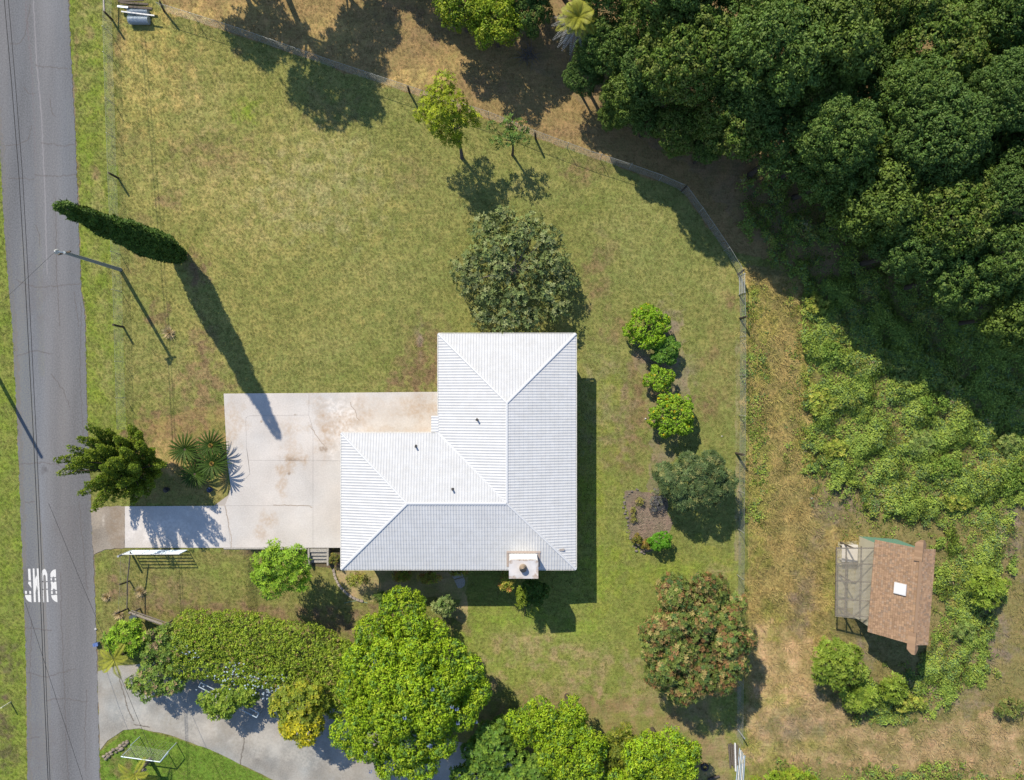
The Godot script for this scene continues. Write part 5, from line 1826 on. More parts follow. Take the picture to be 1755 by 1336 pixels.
func build_garden_trees() -> void:
	# the tall cypress by the road
	var cb := p(309, 437)
	var t := thing("cypress", "tall slender dark green cypress leaning over the road verge in view", "cypress tree", cb)
	var h := 14.8
	var sp := sp_of(6, 0.12, 0.06, 95.0, [[Color(0.052, 0.105, 0.016), 0.65], [Color(0.085, 0.145, 0.024), 0.35]], {"t0": 0.2, "t1": 0.9, "up": 0.9, "rough": 0.24, "low": -0.9, "jit": 0.25})
	var lobes := []
	var n := 26
	for i in n:
		var f := float(i) / (n - 1)
		var rad := lerpf(0.66, 1.02, minf(1.0, f * 4.5)) * (1.0 if f < 0.25 else lerpf(1.0, 0.30, pow((f - 0.25) / 0.75, 1.1)))
		var off := Vector3(rf(-0.10, 0.10), 0, rf(-0.10, 0.10))
		lobes.append([Vector3(0, 0.55 + f * (h - 1.0), 0) + off, Vector3(rad * rf(0.92, 1.08), 0.62, rad * rf(0.92, 1.08))])
	var tr := Acc.new()
	tr.tube([Vector3(0, -0.1, 0), Vector3(0, h * 0.8, 0)], [0.2, 0.05], 9, Color(0.17, 0.13, 0.10))
	part("trunk", tr.mesh(), M.bark, t)
	var cy := foliage(lobes, sp, 71)
	for k in 900:
		var f := rf(0.02, 0.97)
		var li: Array = lobes[int(f * (n - 1))]
		var an := rf(0.0, TAU)
		var q: Vector3 = li[0] + Vector3(cos(an) * li[1].x, rf(-0.3, 0.3), sin(an) * li[1].z) * Vector3(0.98, 1, 0.98)
		for j in 5:
			var d := (Vector3(cos(an), rf(1.0, 2.4), sin(an)) + Vector3(rf(-0.4, 0.4), 0, rf(-0.4, 0.4))).normalized()
			cy.leaf(q + d * rf(0.0, 0.08), d, d.cross(Vector3(sin(an), 0, -cos(an))).normalized(), rf(0.12, 0.28), 0.05, Color(0.06, 0.11, 0.018) * rf(0.7, 1.3))
	part("crown", cy.mesh(), M.leaf, t)
	# the twisted juniper at the drive entrance
	var jb := p(247, 792)
	t = thing("juniper", "dark twisted juniper with flame-like branches at the drive entrance", "juniper tree", jb)
	lobes = []
	var limbs := []
	for q in [[97, 788, 5.2], [104, 810, 5.0], [120, 768, 5.6], [152, 731, 6.0], [138, 752, 6.4], [168, 742, 5.4], [186, 738, 4.8], [225, 731, 4.6], [240, 742, 5.0], [262, 770, 4.4], [280, 796, 4.2], [262, 832, 3.8], [138, 846, 5.2], [160, 873, 5.6], [150, 830, 6.2], [190, 790, 7.6], [210, 770, 7.0], [176, 800, 7.4], [262, 792, 3.2], [272, 812, 2.8], [252, 848, 3.0], [196, 856, 4.4], [178, 846, 5.2], [228, 862, 2.8], [240, 760, 5.6], [200, 750, 6.2], [170, 765, 6.8], [118, 800, 5.8], [168, 820, 6.6], [230, 800, 6.6], [205, 832, 6.0], [215, 850, 4.6], [240, 845, 4.2], [128, 790, 6.4], [150, 775, 7.0]]:
		var tip := p(q[0], q[1], q[2]) - jb
		var start := Vector3(tip.x * 0.12, q[2] * 0.36, tip.z * 0.12)
		limbs.append(start.lerp(tip, 0.8))
		var len := start.distance_to(tip)
		var cnt := maxi(5, int(len / 0.22))
		var curl := Vector3(rf(-0.3, 0.3), 0.0, rf(-0.3, 0.3))
		for k in cnt:
			var f := (k + 1.0) / cnt
			var rad := lerpf(0.66, 0.17, pow(f, 1.2)) * rf(0.85, 1.15)
			lobes.append([start.lerp(tip, f) + curl * sin(f * PI) - Vector3(0, sin(f * PI) * 0.3, 0), Vector3(rad, rad * 0.9, rad)])
	part("trunk", trunk(Vector3.ZERO, Vector3(0.1, 3.2, 0.05), 0.2, limbs, Color(0.15, 0.12, 0.09), 3).mesh(), M.bark, t)
	var spj := sp_of(5, 0.12, 0.055, 55.0, [[Color(0.115, 0.175, 0.016), 0.6], [Color(0.18, 0.235, 0.02), 0.4]], {"t0": 0.2, "t1": 1.2, "up": 0.6, "rough": 0.3, "low": -0.8, "jit": 0.25})
	part("crown", foliage(lobes, spj, 72).mesh(), M.leaf, t)
	# cycads on the planted island of the drive
	cycad("round dark green cycad on the juniper side of the drive island", 317, 770, 1.15, 1.25, false, 1)
	cycad("cycad with an orange heart nearest the concrete at the top of the island", 362, 763, 1.2, 1.2, true, 2)
	cycad("cycad with an orange heart in the middle of the island cluster", 364, 794, 1.35, 1.25, true, 3)
	cycad("low dark cycad at the shaded southern side of the island cluster", 334, 812, 0.8, 1.15, false, 4)
	# open-crowned tree behind the house
	var cit := sp_of(7, 0.22, 0.10, 17.0, [[Color(0.14, 0.185, 0.06), 0.55], [Color(0.22, 0.25, 0.105), 0.28], [Color(0.07, 0.10, 0.035), 0.17]], {"rough": 0.7, "jit": 0.3, "t0": -0.4, "t1": 0.9, "up": 0.3})
	var tl := []
	var lr := RandomNumberGenerator.new()
	lr.seed = 31
	for q in [[865, 372, 1.9], [835, 395, 2.2], [915, 382, 2.0], [880, 420, 3.4], [935, 410, 2.4], [820, 440, 2.6], [860, 465, 3.6], [910, 460, 3.5], [810, 480, 2.6], [950, 450, 2.4], [840, 510, 3.0], [890, 505, 3.6], [935, 500, 2.6], [830, 545, 2.6], [870, 550, 2.9], [910, 545, 2.9], [970, 480, 1.8], [955, 525, 2.0], [800, 462, 2.1], [895, 398, 2.8], [850, 430, 3.2]]:
		var rad := lr.randf_range(0.75, 1.25)
		tl.append([p(q[0], q[1], q[2]) - p(880, 465, 2.6), Vector3(rad, rad * 0.7, rad)])
	tree("orchard_tree", "open-crowned olive green tree close behind the north end of the white roof", 880, 465, 2.6, 90, 100, 1.6, 12, 0.3, cit, {"lobes": tl, "trunk": 0.18, "bark": Color(0.32, 0.29, 0.26)})
	# two trees by the curved fence
	var lime := sp_of(7, 0.22, 0.075, 17.0, [[Color(0.21, 0.27, 0.012), 0.6], [Color(0.28, 0.32, 0.02), 0.25], [Color(0.13, 0.18, 0.015), 0.15]], {"rough": 0.4, "jit": 0.25})
	tl = []
	for q in [[762, 142, 4.8, 0.75], [755, 165, 5.2, 0.9], [775, 180, 5.4, 0.95], [735, 185, 4.6, 0.7], [750, 205, 4.9, 0.85], [780, 212, 4.6, 0.9], [722, 195, 4.0, 0.5], [800, 195, 4.2, 0.55], [815, 205, 3.8, 0.45], [770, 235, 3.8, 0.6], [748, 226, 3.6, 0.4], [790, 240, 3.4, 0.5], [762, 190, 6.0, 0.8], [735, 160, 4.4, 0.5]]:
		tl.append([p(q[0], q[1], q[2]) - p(765, 190, 4.5), Vector3(q[3], q[3] * 0.85, q[3])])
	tree("young_tree", "yellow-green young tree with a leaning trunk by the curved fence", 765, 190, 4.5, 45, 50, 1.6, 9, 0.3, lime, {"lobes": tl, "base": p(792, 272), "trunk": 0.13, "bark": Color(0.2, 0.18, 0.15)})
	var sm := sp_of(6, 0.2, 0.085, 11.0, [[Color(0.085, 0.155, 0.03), 0.65], [Color(0.13, 0.20, 0.04), 0.35]], {"rough": 0.55, "jit": 0.28})
	tree("young_tree", "small open green tree beside the yellow-green one at the fence", 873, 228, 2.9, 38, 30, 0.85, 9, 0.36, sm, {"base": p(878, 266), "trunk": 0.10, "core": 0.45})
	# lime tree by the steps
	var lm := sp_of(7, 0.24, 0.085, 18.0, PAL_BRIGHT, {"rough": 0.4, "jit": 0.22})
	tree("garden_tree", "bright green bushy tree beside the concrete steps", 484, 976, 3.6, 50, 47, 1.4, 13, 0.36, lm, {"trunk": 0.12})
	# the dark mango and the red-tipped mango
	var mg := sp_of(9, 0.24, 0.065, 28.0, PAL_MANGO, {"rough": 0.22, "jit": 0.25, "t0": -0.35, "t1": 0.5})
	tree("mango_tree", "dense dark green mango tree between the garden bed and the east fence", 1190, 822, 2.7, 71, 52, 1.5, 17, 0.30, mg, {"trunk": 0.16, "low": -0.1})
	var mr := sp_of(8, 0.20, 0.075, 34.0, [[Color(0.125, 0.165, 0.035), 0.45], [Color(0.20, 0.115, 0.045), 0.20], [Color(0.27, 0.225, 0.08), 0.18], [Color(0.07, 0.125, 0.035), 0.17]], {"rough": 0.4, "jit": 0.28, "t0": -0.3, "t1": 0.6})
	tree("mango_tree", "large mango tree with red-brown new leaves beside the east fence", 1193, 1088, 3.9, 102, 112, 2.3, 24, 0.25, mr, {"trunk": 0.24, "low": -0.1})

func bush(called: String, label: String, x: float, y: float, h: float, rx: float, ry: float, rh: float, nl: int, lobe: float, sp: Dictionary, o := {}) -> Node3D:
	if not o.has("category"): o["category"] = "shrub"
	if not o.has("trunk"): o["trunk"] = 0.05
	return tree(called, label, x, y, h, rx, ry, rh, nl, lobe, sp, o)

func build_shrubs() -> void:
	var ball := sp_of(11, 0.12, 0.075, 46.0, [[Color(0.18, 0.33, 0.02), 0.7], [Color(0.25, 0.38, 0.026), 0.28], [Color(0.45, 0.38, 0.02), 0.02]], {"fr": 0.11, "rough": 0.09, "jit": 0.2})
	var ball2 := sp_of(11, 0.12, 0.075, 46.0, [[Color(0.18, 0.32, 0.024), 0.62], [Color(0.25, 0.37, 0.03), 0.33], [Color(0.50, 0.40, 0.02), 0.05]], {"fr": 0.11, "rough": 0.11, "jit": 0.2})
	var deep := sp_of(7, 0.17, 0.08, 40.0, [[Color(0.07, 0.16, 0.02), 0.75], [Color(0.11, 0.2, 0.025), 0.25]], {"rough": 0.18, "jit": 0.25})
	var g := "clipped shrubs east of the house"
	bush("round_shrub", "large round bright green shrub, northernmost in the row east of the house", 1108, 560, 1.3, 39, 38, 1.05, 24, 0.22, ball, {"group": g, "low": -0.5})
	bush("round_shrub", "darker loose shrub tucked behind the northernmost round shrub", 1140, 600, 1.0, 25, 27, 0.8, 9, 0.36, deep, {"group": g, "low": -0.5})
	bush("round_shrub", "small light green shrub between the two large round ones", 1129, 648, 1.0, 26, 23, 0.75, 9, 0.36, ball2, {"group": g, "low": -0.5})
	bush("round_shrub", "large round shrub dotted with yellow leaves, north of the dark mango", 1153, 712, 1.4, 42, 38, 1.05, 24, 0.22, ball2, {"group": g, "low": -0.5})
	var tiny := sp_of(7, 0.10, 0.05, 95.0, [[Color(0.11, 0.13, 0.02), 0.6], [Color(0.18, 0.14, 0.03), 0.4]], {"rough": 0.1})
	bush("ball_shrub", "small olive ball shrub at the southern edge of the stone-ringed bed", 1092, 923, 0.45, 9.5, 9.5, 0.4, 5, 0.4, tiny, {"low": -0.6, "trunk": 0.03})
	bush("ball_shrub", "small brownish ball shrub between the olive ball and the bright green one", 1108, 932, 0.45, 10, 10, 0.4, 5, 0.4, sp_of(7, 0.10, 0.05, 90.0, [[Color(0.16, 0.15, 0.025), 0.5], [Color(0.2, 0.13, 0.03), 0.5]], {"rough": 0.15}), {"low": -0.6, "trunk": 0.03})
	bush("ball_shrub", "bright green clipped ball shrub at the corner of the stone-ringed bed", 1131, 926, 1.0, 20, 17.5, 0.62, 9, 0.34, sp_of(7, 0.12, 0.055, 80.0, [[Color(0.075, 0.21, 0.012), 0.7], [Color(0.11, 0.25, 0.02), 0.3]], {"rough": 0.08}), {"low": -0.5})
	# in front of the south wall
	bush("round_shrub", "dark round shrub in the shade beside the chimney", 914, 1014, 1.3, 27, 26, 1.0, 12, 0.3, sp_of(7, 0.14, 0.06, 55.0, [[Color(0.055, 0.11, 0.015), 1.0]], {"rough": 0.12}), {"low": -0.5})
	bush("spindly_sapling", "thin yellow-green sapling standing at the edge of the house shadow", 893, 1022, 2.3, 8, 18, 0.7, 5, 0.45, sp_of(6, 0.2, 0.07, 26.0, [[Color(0.15, 0.2, 0.02), 1.0]], {"rough": 0.5}), {"base": on(899, 1060), "trunk": 0.035, "category": "sapling"})
	var cro := sp_of(7, 0.24, 0.075, 24.0, [[Color(0.20, 0.24, 0.03), 0.5], [Color(0.32, 0.28, 0.05), 0.3], [Color(0.30, 0.14, 0.04), 0.2]], {"rough": 0.5, "jit": 0.3})
	bush("croton", "yellow-green croton at the foot of the white chimney", 868, 998, 1.9, 12, 16, 0.55, 6, 0.42, cro, {"low": -0.4})
	bush("croton", "yellow and red croton near the middle of the south wall", 735, 988, 1.0, 19, 11, 0.5, 7, 0.4, cro, {"low": -0.4})
	bush("croton", "yellow-leaved croton west of the reddish one at the south wall", 688, 985, 0.9, 17, 10, 0.45, 7, 0.4, cro, {"low": -0.4})
	bush("croton", "leafy croton over the flagstone path at the south wall", 785, 979, 1.0, 15, 7, 0.4, 6, 0.4, cro, {"low": -0.4})
	bush("bed_shrub", "loose yellow-green shrub in the mulch at the south-west house corner", 612, 992, 0.8, 22, 13, 0.5, 8, 0.4, sp_of(6, 0.22, 0.07, 18.0, [[Color(0.17, 0.20, 0.03), 0.7], [Color(0.28, 0.25, 0.05), 0.3]], {"rough": 0.6, "jit": 0.3}), {"low": -0.4})
	bush("bed_shrub", "feathery green shrub on the edge of the mulch bed", 652, 1021, 0.7, 13, 11, 0.5, 6, 0.4, sp_of(8, 0.2, 0.035, 40.0, [[Color(0.09, 0.15, 0.03), 1.0]], {"rough": 0.5}), {"low": -0.4})
	bush("bed_shrub", "pale variegated shrub on the lawn north-east of the big jacaranda", 762, 1038, 0.8, 20, 19, 0.65, 8, 0.38, sp_of(7, 0.2, 0.075, 28.0, [[Color(0.20, 0.25, 0.09), 0.6], [Color(0.12, 0.19, 0.05), 0.4]], {"rough": 0.45, "jit": 0.28}), {"low": -0.4})
	bush("bed_shrub", "small clipped shrub between the steps and the house corner", 574, 957, 0.2, 10.5, 10, 0.45, 5, 0.4, sp_of(7, 0.1, 0.045, 70.0, [[Color(0.12, 0.14, 0.03), 0.7], [Color(0.2, 0.16, 0.04), 0.3]], {"rough": 0.2}), {"low": -0.5})

func build_south_planting() -> void:
	# the great jacaranda
	var jc := sp_of(14, 0.21, 0.085, 22.0, PAL_JACARANDA, {"fr": 0.22, "rough": 0.26, "jit": 0.2})
	var lobes := []
	var r := RandomNumberGenerator.new()
	r.seed = 12
	var mid := p(705, 1165, 4.6)
	for q in [[690, 1045, 4.2, 1.7], [640, 1085, 4.2, 1.5], [705, 1075, 5.0, 1.6], [745, 1085, 4.4, 1.2], [620, 1135, 4.4, 1.4], [665, 1120, 5.4, 1.5], [715, 1125, 6.0, 1.6], [770, 1125, 5.0, 1.5], [800, 1150, 4.8, 1.5], [815, 1185, 4.6, 1.3], [765, 1170, 5.8, 1.5], [660, 1170, 6.0, 1.5], [605, 1180, 4.6, 1.2], [710, 1185, 6.4, 1.5], [790, 1220, 4.8, 1.4], [740, 1225, 6.0, 1.6], [680, 1225, 6.2, 1.6], [625, 1225, 5.2, 1.6], [590, 1255, 4.4, 1.2], [640, 1270, 5.0, 1.5], [700, 1275, 5.4, 1.6], [755, 1270, 5.0, 1.4], [670, 1305, 4.4, 1.4], [720, 1305, 4.6, 1.3], [610, 1280, 4.2, 0.9], [690, 1165, 5.4, 1.8], [700, 1130, 3.7, 2.3], [680, 1200, 3.9, 2.5], [740, 1200, 3.9, 2.5], [650, 1240, 3.5, 2.1], [710, 1260, 3.5, 2.3], [780, 1180, 3.3, 2.1], [650, 1110, 3.1, 1.8]]:
		var rad: float = q[3] * r.randf_range(0.72, 0.92)
		lobes.append([p(q[0], q[1], q[2]) - mid, Vector3(rad, rad * 0.8, rad)])
	var jt := tree("jacaranda", "great bright green feathery jacaranda south of the house", 705, 1165, 4.6, 130, 150, 3.0, 20, 0.3, jc, {"lobes": lobes, "trunk": 0.3, "bark": Color(0.3, 0.27, 0.22)})
	# its few violet flower heads
	for q in [[643, 1119, 5.6], [643, 1133, 5.7], [741, 1180, 6.9], [775, 1210, 6.4], [783, 1214, 6.2], [735, 1276, 6.2], [738, 1278, 6.0], [627, 1289, 5.4], [637, 1287, 5.5], [671, 1317, 5.0], [635, 1321, 4.6], [785, 1238, 5.6], [694, 1229, 7.2], [816, 1236, 4.9]]:
		var a := Acc.new()
		for k in 26:
			var d := Vector3(r.randf_range(-1, 1), r.randf_range(0.0, 1), r.randf_range(-1, 1)).normalized()
			a.leaf(d * 0.06, d, d.cross(Vector3(0.3, 0.5, 0.8)).normalized(), 0.10, 0.06, Color(0.14, 0.19, 0.36) * r.randf_range(0.8, 1.3))
		var f := part("flower_head", a.mesh(), M.leaf, jt)
		f.position = p(q[0], q[1], q[2] + 0.25) - jt.position
	# the long mounded hedge west of it
	var hd := sp_of(9, 0.13, 0.065, 36.0, [[Color(0.22, 0.32, 0.03), 0.55], [Color(0.29, 0.365, 0.038), 0.27], [Color(0.15, 0.225, 0.04), 0.14], [Color(0.30, 0.22, 0.09), 0.04]], {"fr": 0.13, "rough": 0.2, "jit": 0.22})
	lobes = []
	mid = p(460, 1115, 1.6)
	for row in 5:
		for col in 13:
			var f := col / 12.0
			var x := lerpf(330.0, 598.0, f) - row * 4.0 + r.randf_range(-4, 4)
			var y := lerpf(1066.0, 1126.0, pow(f, 1.15)) - 14.0 * sin(f * PI * 0.9) + row * (21.0 - 3.0 * (1.0 - f)) + r.randf_range(-4, 4)
			var hh := 1.05 + 0.5 * sin(PI * (row + 0.6) / 5.2) + r.randf_range(-0.12, 0.16)
			lobes.append([p(x, y, hh) - mid, Vector3(r.randf_range(0.95, 1.25), 1.05, r.randf_range(0.85, 1.1))])
	var hg := tree("hedge", "long mounded olive green hedge between the garden and the neighbouring drive", 460, 1115, 1.6, 130, 60, 1.3, 10, 0.3, hd, {"lobes": lobes, "trunk": 0.08, "category": "hedge"})
	# plumbago blossom woven through the hedge: pale blue heads
	for q in [[320, 1112, 18], [385, 1160, 30], [452, 1182, 24], [455, 1186, 20], [330, 1125, 14], [430, 1165, 22], [405, 1140, 16], [480, 1160, 12]]:
		for k in int(q[2] * 0.8):
			var x: float = q[0] + r.randfn(0.0, q[2] * 0.55)
			var y: float = q[1] + r.randfn(0.0, q[2] * 0.38)
			var hh := r.randf_range(2.3, 2.6)
			var a := Acc.new()
			for j in 7:
				var d := Vector3(r.randf_range(-1, 1), r.randf_range(0.2, 1), r.randf_range(-1, 1)).normalized()
				a.leaf(Vector3.ZERO, d, d.cross(Vector3(0.3, 0.5, 0.8)).normalized(), 0.085, 0.065, Color(0.50, 0.60, 0.72) * r.randf_range(0.8, 1.1))
			var f := part("blossom", a.mesh(), M.leaf, hg)
			f.position = p(x, y, hh) - hg.position
	var vi := sp_of(6, 0.20, 0.09, 26.0, [[Color(0.12, 0.20, 0.035), 0.6], [Color(0.185, 0.255, 0.04), 0.3], [Color(0.28, 0.21, 0.11), 0.1]], {"rough": 0.35, "jit": 0.3})
	bush("vine_thicket", "dark thicket of vines between the timber rail and the neighbouring drive", 285, 1105, 1.7, 52, 34, 0.95, 12, 0.3, vi, {"category": "thicket", "low": -0.4})
	bush("vine_thicket", "dark leafy thicket overhanging the shaded neighbouring drive", 268, 1165, 1.9, 50, 34, 1.1, 12, 0.3, vi, {"category": "thicket", "low": -0.4})
	bush("lime_shrub", "bright lime green shrub at the corner by the mailbox", 217, 1092, 1.7, 38, 30, 1.0, 11, 0.36, sp_of(7, 0.24, 0.10, 20.0, PAL_BRIGHT, {"rough": 0.4}), {"low": -0.3})
	var md := sp_of(7, 0.22, 0.10, 24.0, [[Color(0.15, 0.24, 0.026), 0.6], [Color(0.21, 0.285, 0.036), 0.4]], {"rough": 0.35, "jit": 0.25})
	bush("drive_shrub", "rounded mid green shrub hanging over the blue pipe rack", 378, 1203, 2.0, 36, 27, 0.9, 10, 0.36, md, {"low": -0.4})
	bush("drive_shrub", "small green shrub between the pipe rack and the blossom", 423, 1190, 2.0, 20, 20, 0.7, 7, 0.4, md, {"low": -0.4})
	bush("golden_shrub", "tall shrub turning golden yellow at its foot over the neighbouring drive", 515, 1208, 3.2, 50, 40, 1.4, 14, 0.32, sp_of(7, 0.22, 0.095, 24.0, [[Color(0.17, 0.225, 0.025), 0.6], [Color(0.27, 0.28, 0.026), 0.4]], {"rough": 0.3}), {"low": -0.4})
	bush("golden_shrub", "golden yellow shrub in front of the tall one over the neighbouring drive", 517, 1244, 3.4, 38, 30, 1.0, 11, 0.36, sp_of(7, 0.22, 0.095, 26.0, [[Color(0.46, 0.42, 0.018), 0.55], [Color(0.28, 0.29, 0.024), 0.3], [Color(0.17, 0.21, 0.024), 0.15]], {"rough": 0.3}), {"low": -0.4})
	# trees along the bottom
	var bt := sp_of(13, 0.21, 0.085, 19.0, PAL_JACARANDA, {"fr": 0.25, "rough": 0.4, "jit": 0.25})
	var bd := sp_of(9, 0.22, 0.10, 18.0, [[Color(0.085, 0.165, 0.024), 0.6], [Color(0.14, 0.225, 0.028), 0.4]], {"rough": 0.3, "jit": 0.25})
	var g := "trees along the south boundary"
	tree("boundary_tree", "dark green tree in the shade east of the great jacaranda", 850, 1275, 3.0, 56, 48, 1.5, 12, 0.32, bd, {"group": g})
	tree("boundary_tree", "bright green tree reaching highest onto the south lawn", 915, 1235, 3.4, 44, 36, 1.4, 11, 0.36, bt, {"group": g})
	tree("boundary_tree", "light green slender tree beside the highest one on the south boundary", 978, 1228, 3.6, 26, 34, 1.3, 8, 0.4, bt, {"group": g})
	tree("boundary_tree", "broad bright green tree at the bottom of the south lawn", 980, 1290, 4.0, 58, 50, 1.7, 15, 0.32, bt, {"group": g})
	tree("boundary_tree", "olive green tree between two bright ones on the south boundary", 1062, 1280, 2.8, 38, 40, 1.3, 11, 0.34, sp_of(7, 0.26, 0.09, 20.0, [[Color(0.12, 0.16, 0.02), 0.7], [Color(0.20, 0.21, 0.025), 0.3]], {"rough": 0.3}), {"group": g})
	tree("boundary_tree", "easternmost bright green tree of the south boundary", 1135, 1292, 3.8, 66, 46, 1.6, 15, 0.32, bt, {"group": g})
	tree("boundary_tree", "dark tree cut by the bottom of the frame east of the jacaranda", 905, 1330, 3.2, 60, 40, 1.6, 12, 0.32, bd, {"group": g})
	tree("boundary_tree", "dark leafy tree at the bottom edge left of the dark pair", 815, 1325, 2.4, 46, 34, 1.3, 10, 0.34, bd, {"group": g})
	tree("boundary_tree", "mid green tree at the very bottom below the olive one", 1060, 1345, 3.2, 60, 34, 1.5, 11, 0.34, bt, {"group": g})
	# palms by the road
	palm("small_palm", "yellow-green palm at the mouth of the neighbouring drive", 197, 1129, 2.6, 36.0, false)
	palm("small_palm", "yellow-green palm at the bottom edge by the blue frame", 232, 1327, 2.2, 36.0, false)
	# bushes round the shed
	var sb := sp_of(7, 0.24, 0.09, 19.0, [[Color(0.15, 0.225, 0.026), 0.6], [Color(0.205, 0.27, 0.036), 0.4]], {"rough": 0.35, "jit": 0.25})
	bush("wild_bush", "large round green bush south-west of the brown shed", 1433, 1136, 2.3, 46, 44, 1.3, 14, 0.34, sb, {"low": -0.3, "trunk": 0.1})
	bush("wild_bush", "smaller green bush below the large round one by the shed", 1470, 1192, 1.2, 32, 26, 0.8, 9, 0.38, sb, {"low": -0.4})
	bush("wild_bush", "green bush in the scrub east of the brown shed", 1690, 1005, 1.6, 34, 36, 1.0, 10, 0.36, sb, {"low": -0.4})
	bush("wild_bush", "leafy bush in the scrub just south of the shed's shadow", 1530, 1178, 1.0, 26, 24, 0.7, 8, 0.4, sb, {"low": -0.4})
	bush("wild_bush", "low green bush at the bottom edge beside the pipe stack", 1345, 1345, 0.9, 60, 28, 0.7, 10, 0.36, sp_of(7, 0.22, 0.08, 22.0, [[Color(0.17, 0.26, 0.02), 0.6], [Color(0.24, 0.28, 0.03), 0.4]], {"rough": 0.4}), {"low": -0.4})
	bush("wild_bush", "isolated low bush on the bare ground in the south-east", 1728, 1212, 0.6, 28, 20, 0.5, 7, 0.4, sp_of(7, 0.2, 0.07, 20.0, [[Color(0.13, 0.17, 0.04), 0.7], [Color(0.22, 0.2, 0.06), 0.3]], {"rough": 0.5}), {"low": -0.4})
	scrub()
	# taller shrubs standing out of the undergrowth
	var rr := RandomNumberGenerator.new()
	rr.seed = 515
	var kinds := [
		sp_of(7, 0.17, 0.07, 30.0, [[Color(0.24, 0.30, 0.045), 0.7], [Color(0.34, 0.34, 0.06), 0.3]], {"rough": 0.6, "jit": 0.3}),
		sp_of(10, 0.14, 0.075, 26.0, [[Color(0.15, 0.245, 0.04), 0.8], [Color(0.2, 0.28, 0.045), 0.2]], {"fr": 0.16, "rough": 0.5, "jit": 0.25}),
		sp_of(8, 0.2, 0.05, 26.0, [[Color(0.16, 0.235, 0.055), 0.7], [Color(0.23, 0.28, 0.075), 0.3]], {"rough": 0.7, "jit": 0.3}),
	]
	var words := ["yellow-green straggling shrub standing out of the slope's undergrowth", "rounded mid green shrub standing out of the slope's undergrowth", "dull green feathery shrub standing out of the slope's undergrowth"]
	var spots := [[1400, 520], [1450, 555], [1420, 600], [1500, 600], [1550, 640], [1470, 650], [1410, 690], [1530, 700], [1600, 690], [1650, 730], [1580, 760], [1480, 760], [1430, 770], [1520, 810], [1620, 800], [1680, 790], [1730, 760], [1560, 850], [1640, 860], [1700, 850], [1740, 820], [1640, 930], [1650, 1080], [1610, 1150], [1560, 1205], [1500, 1225]]
	for i in range(0, spots.size(), 2):
		var k := (i / 2) % 3
		bush("slope_shrub", words[k], spots[i][0], spots[i][1], rr.randf_range(0.4, 0.6), rr.randf_range(15, 30), rr.randf_range(13, 26), rr.randf_range(0.3, 0.42), 11, 0.34, kinds[k], {"low": -0.3, "group": "shrubs of the overgrown slope", "seed": 300 + i})

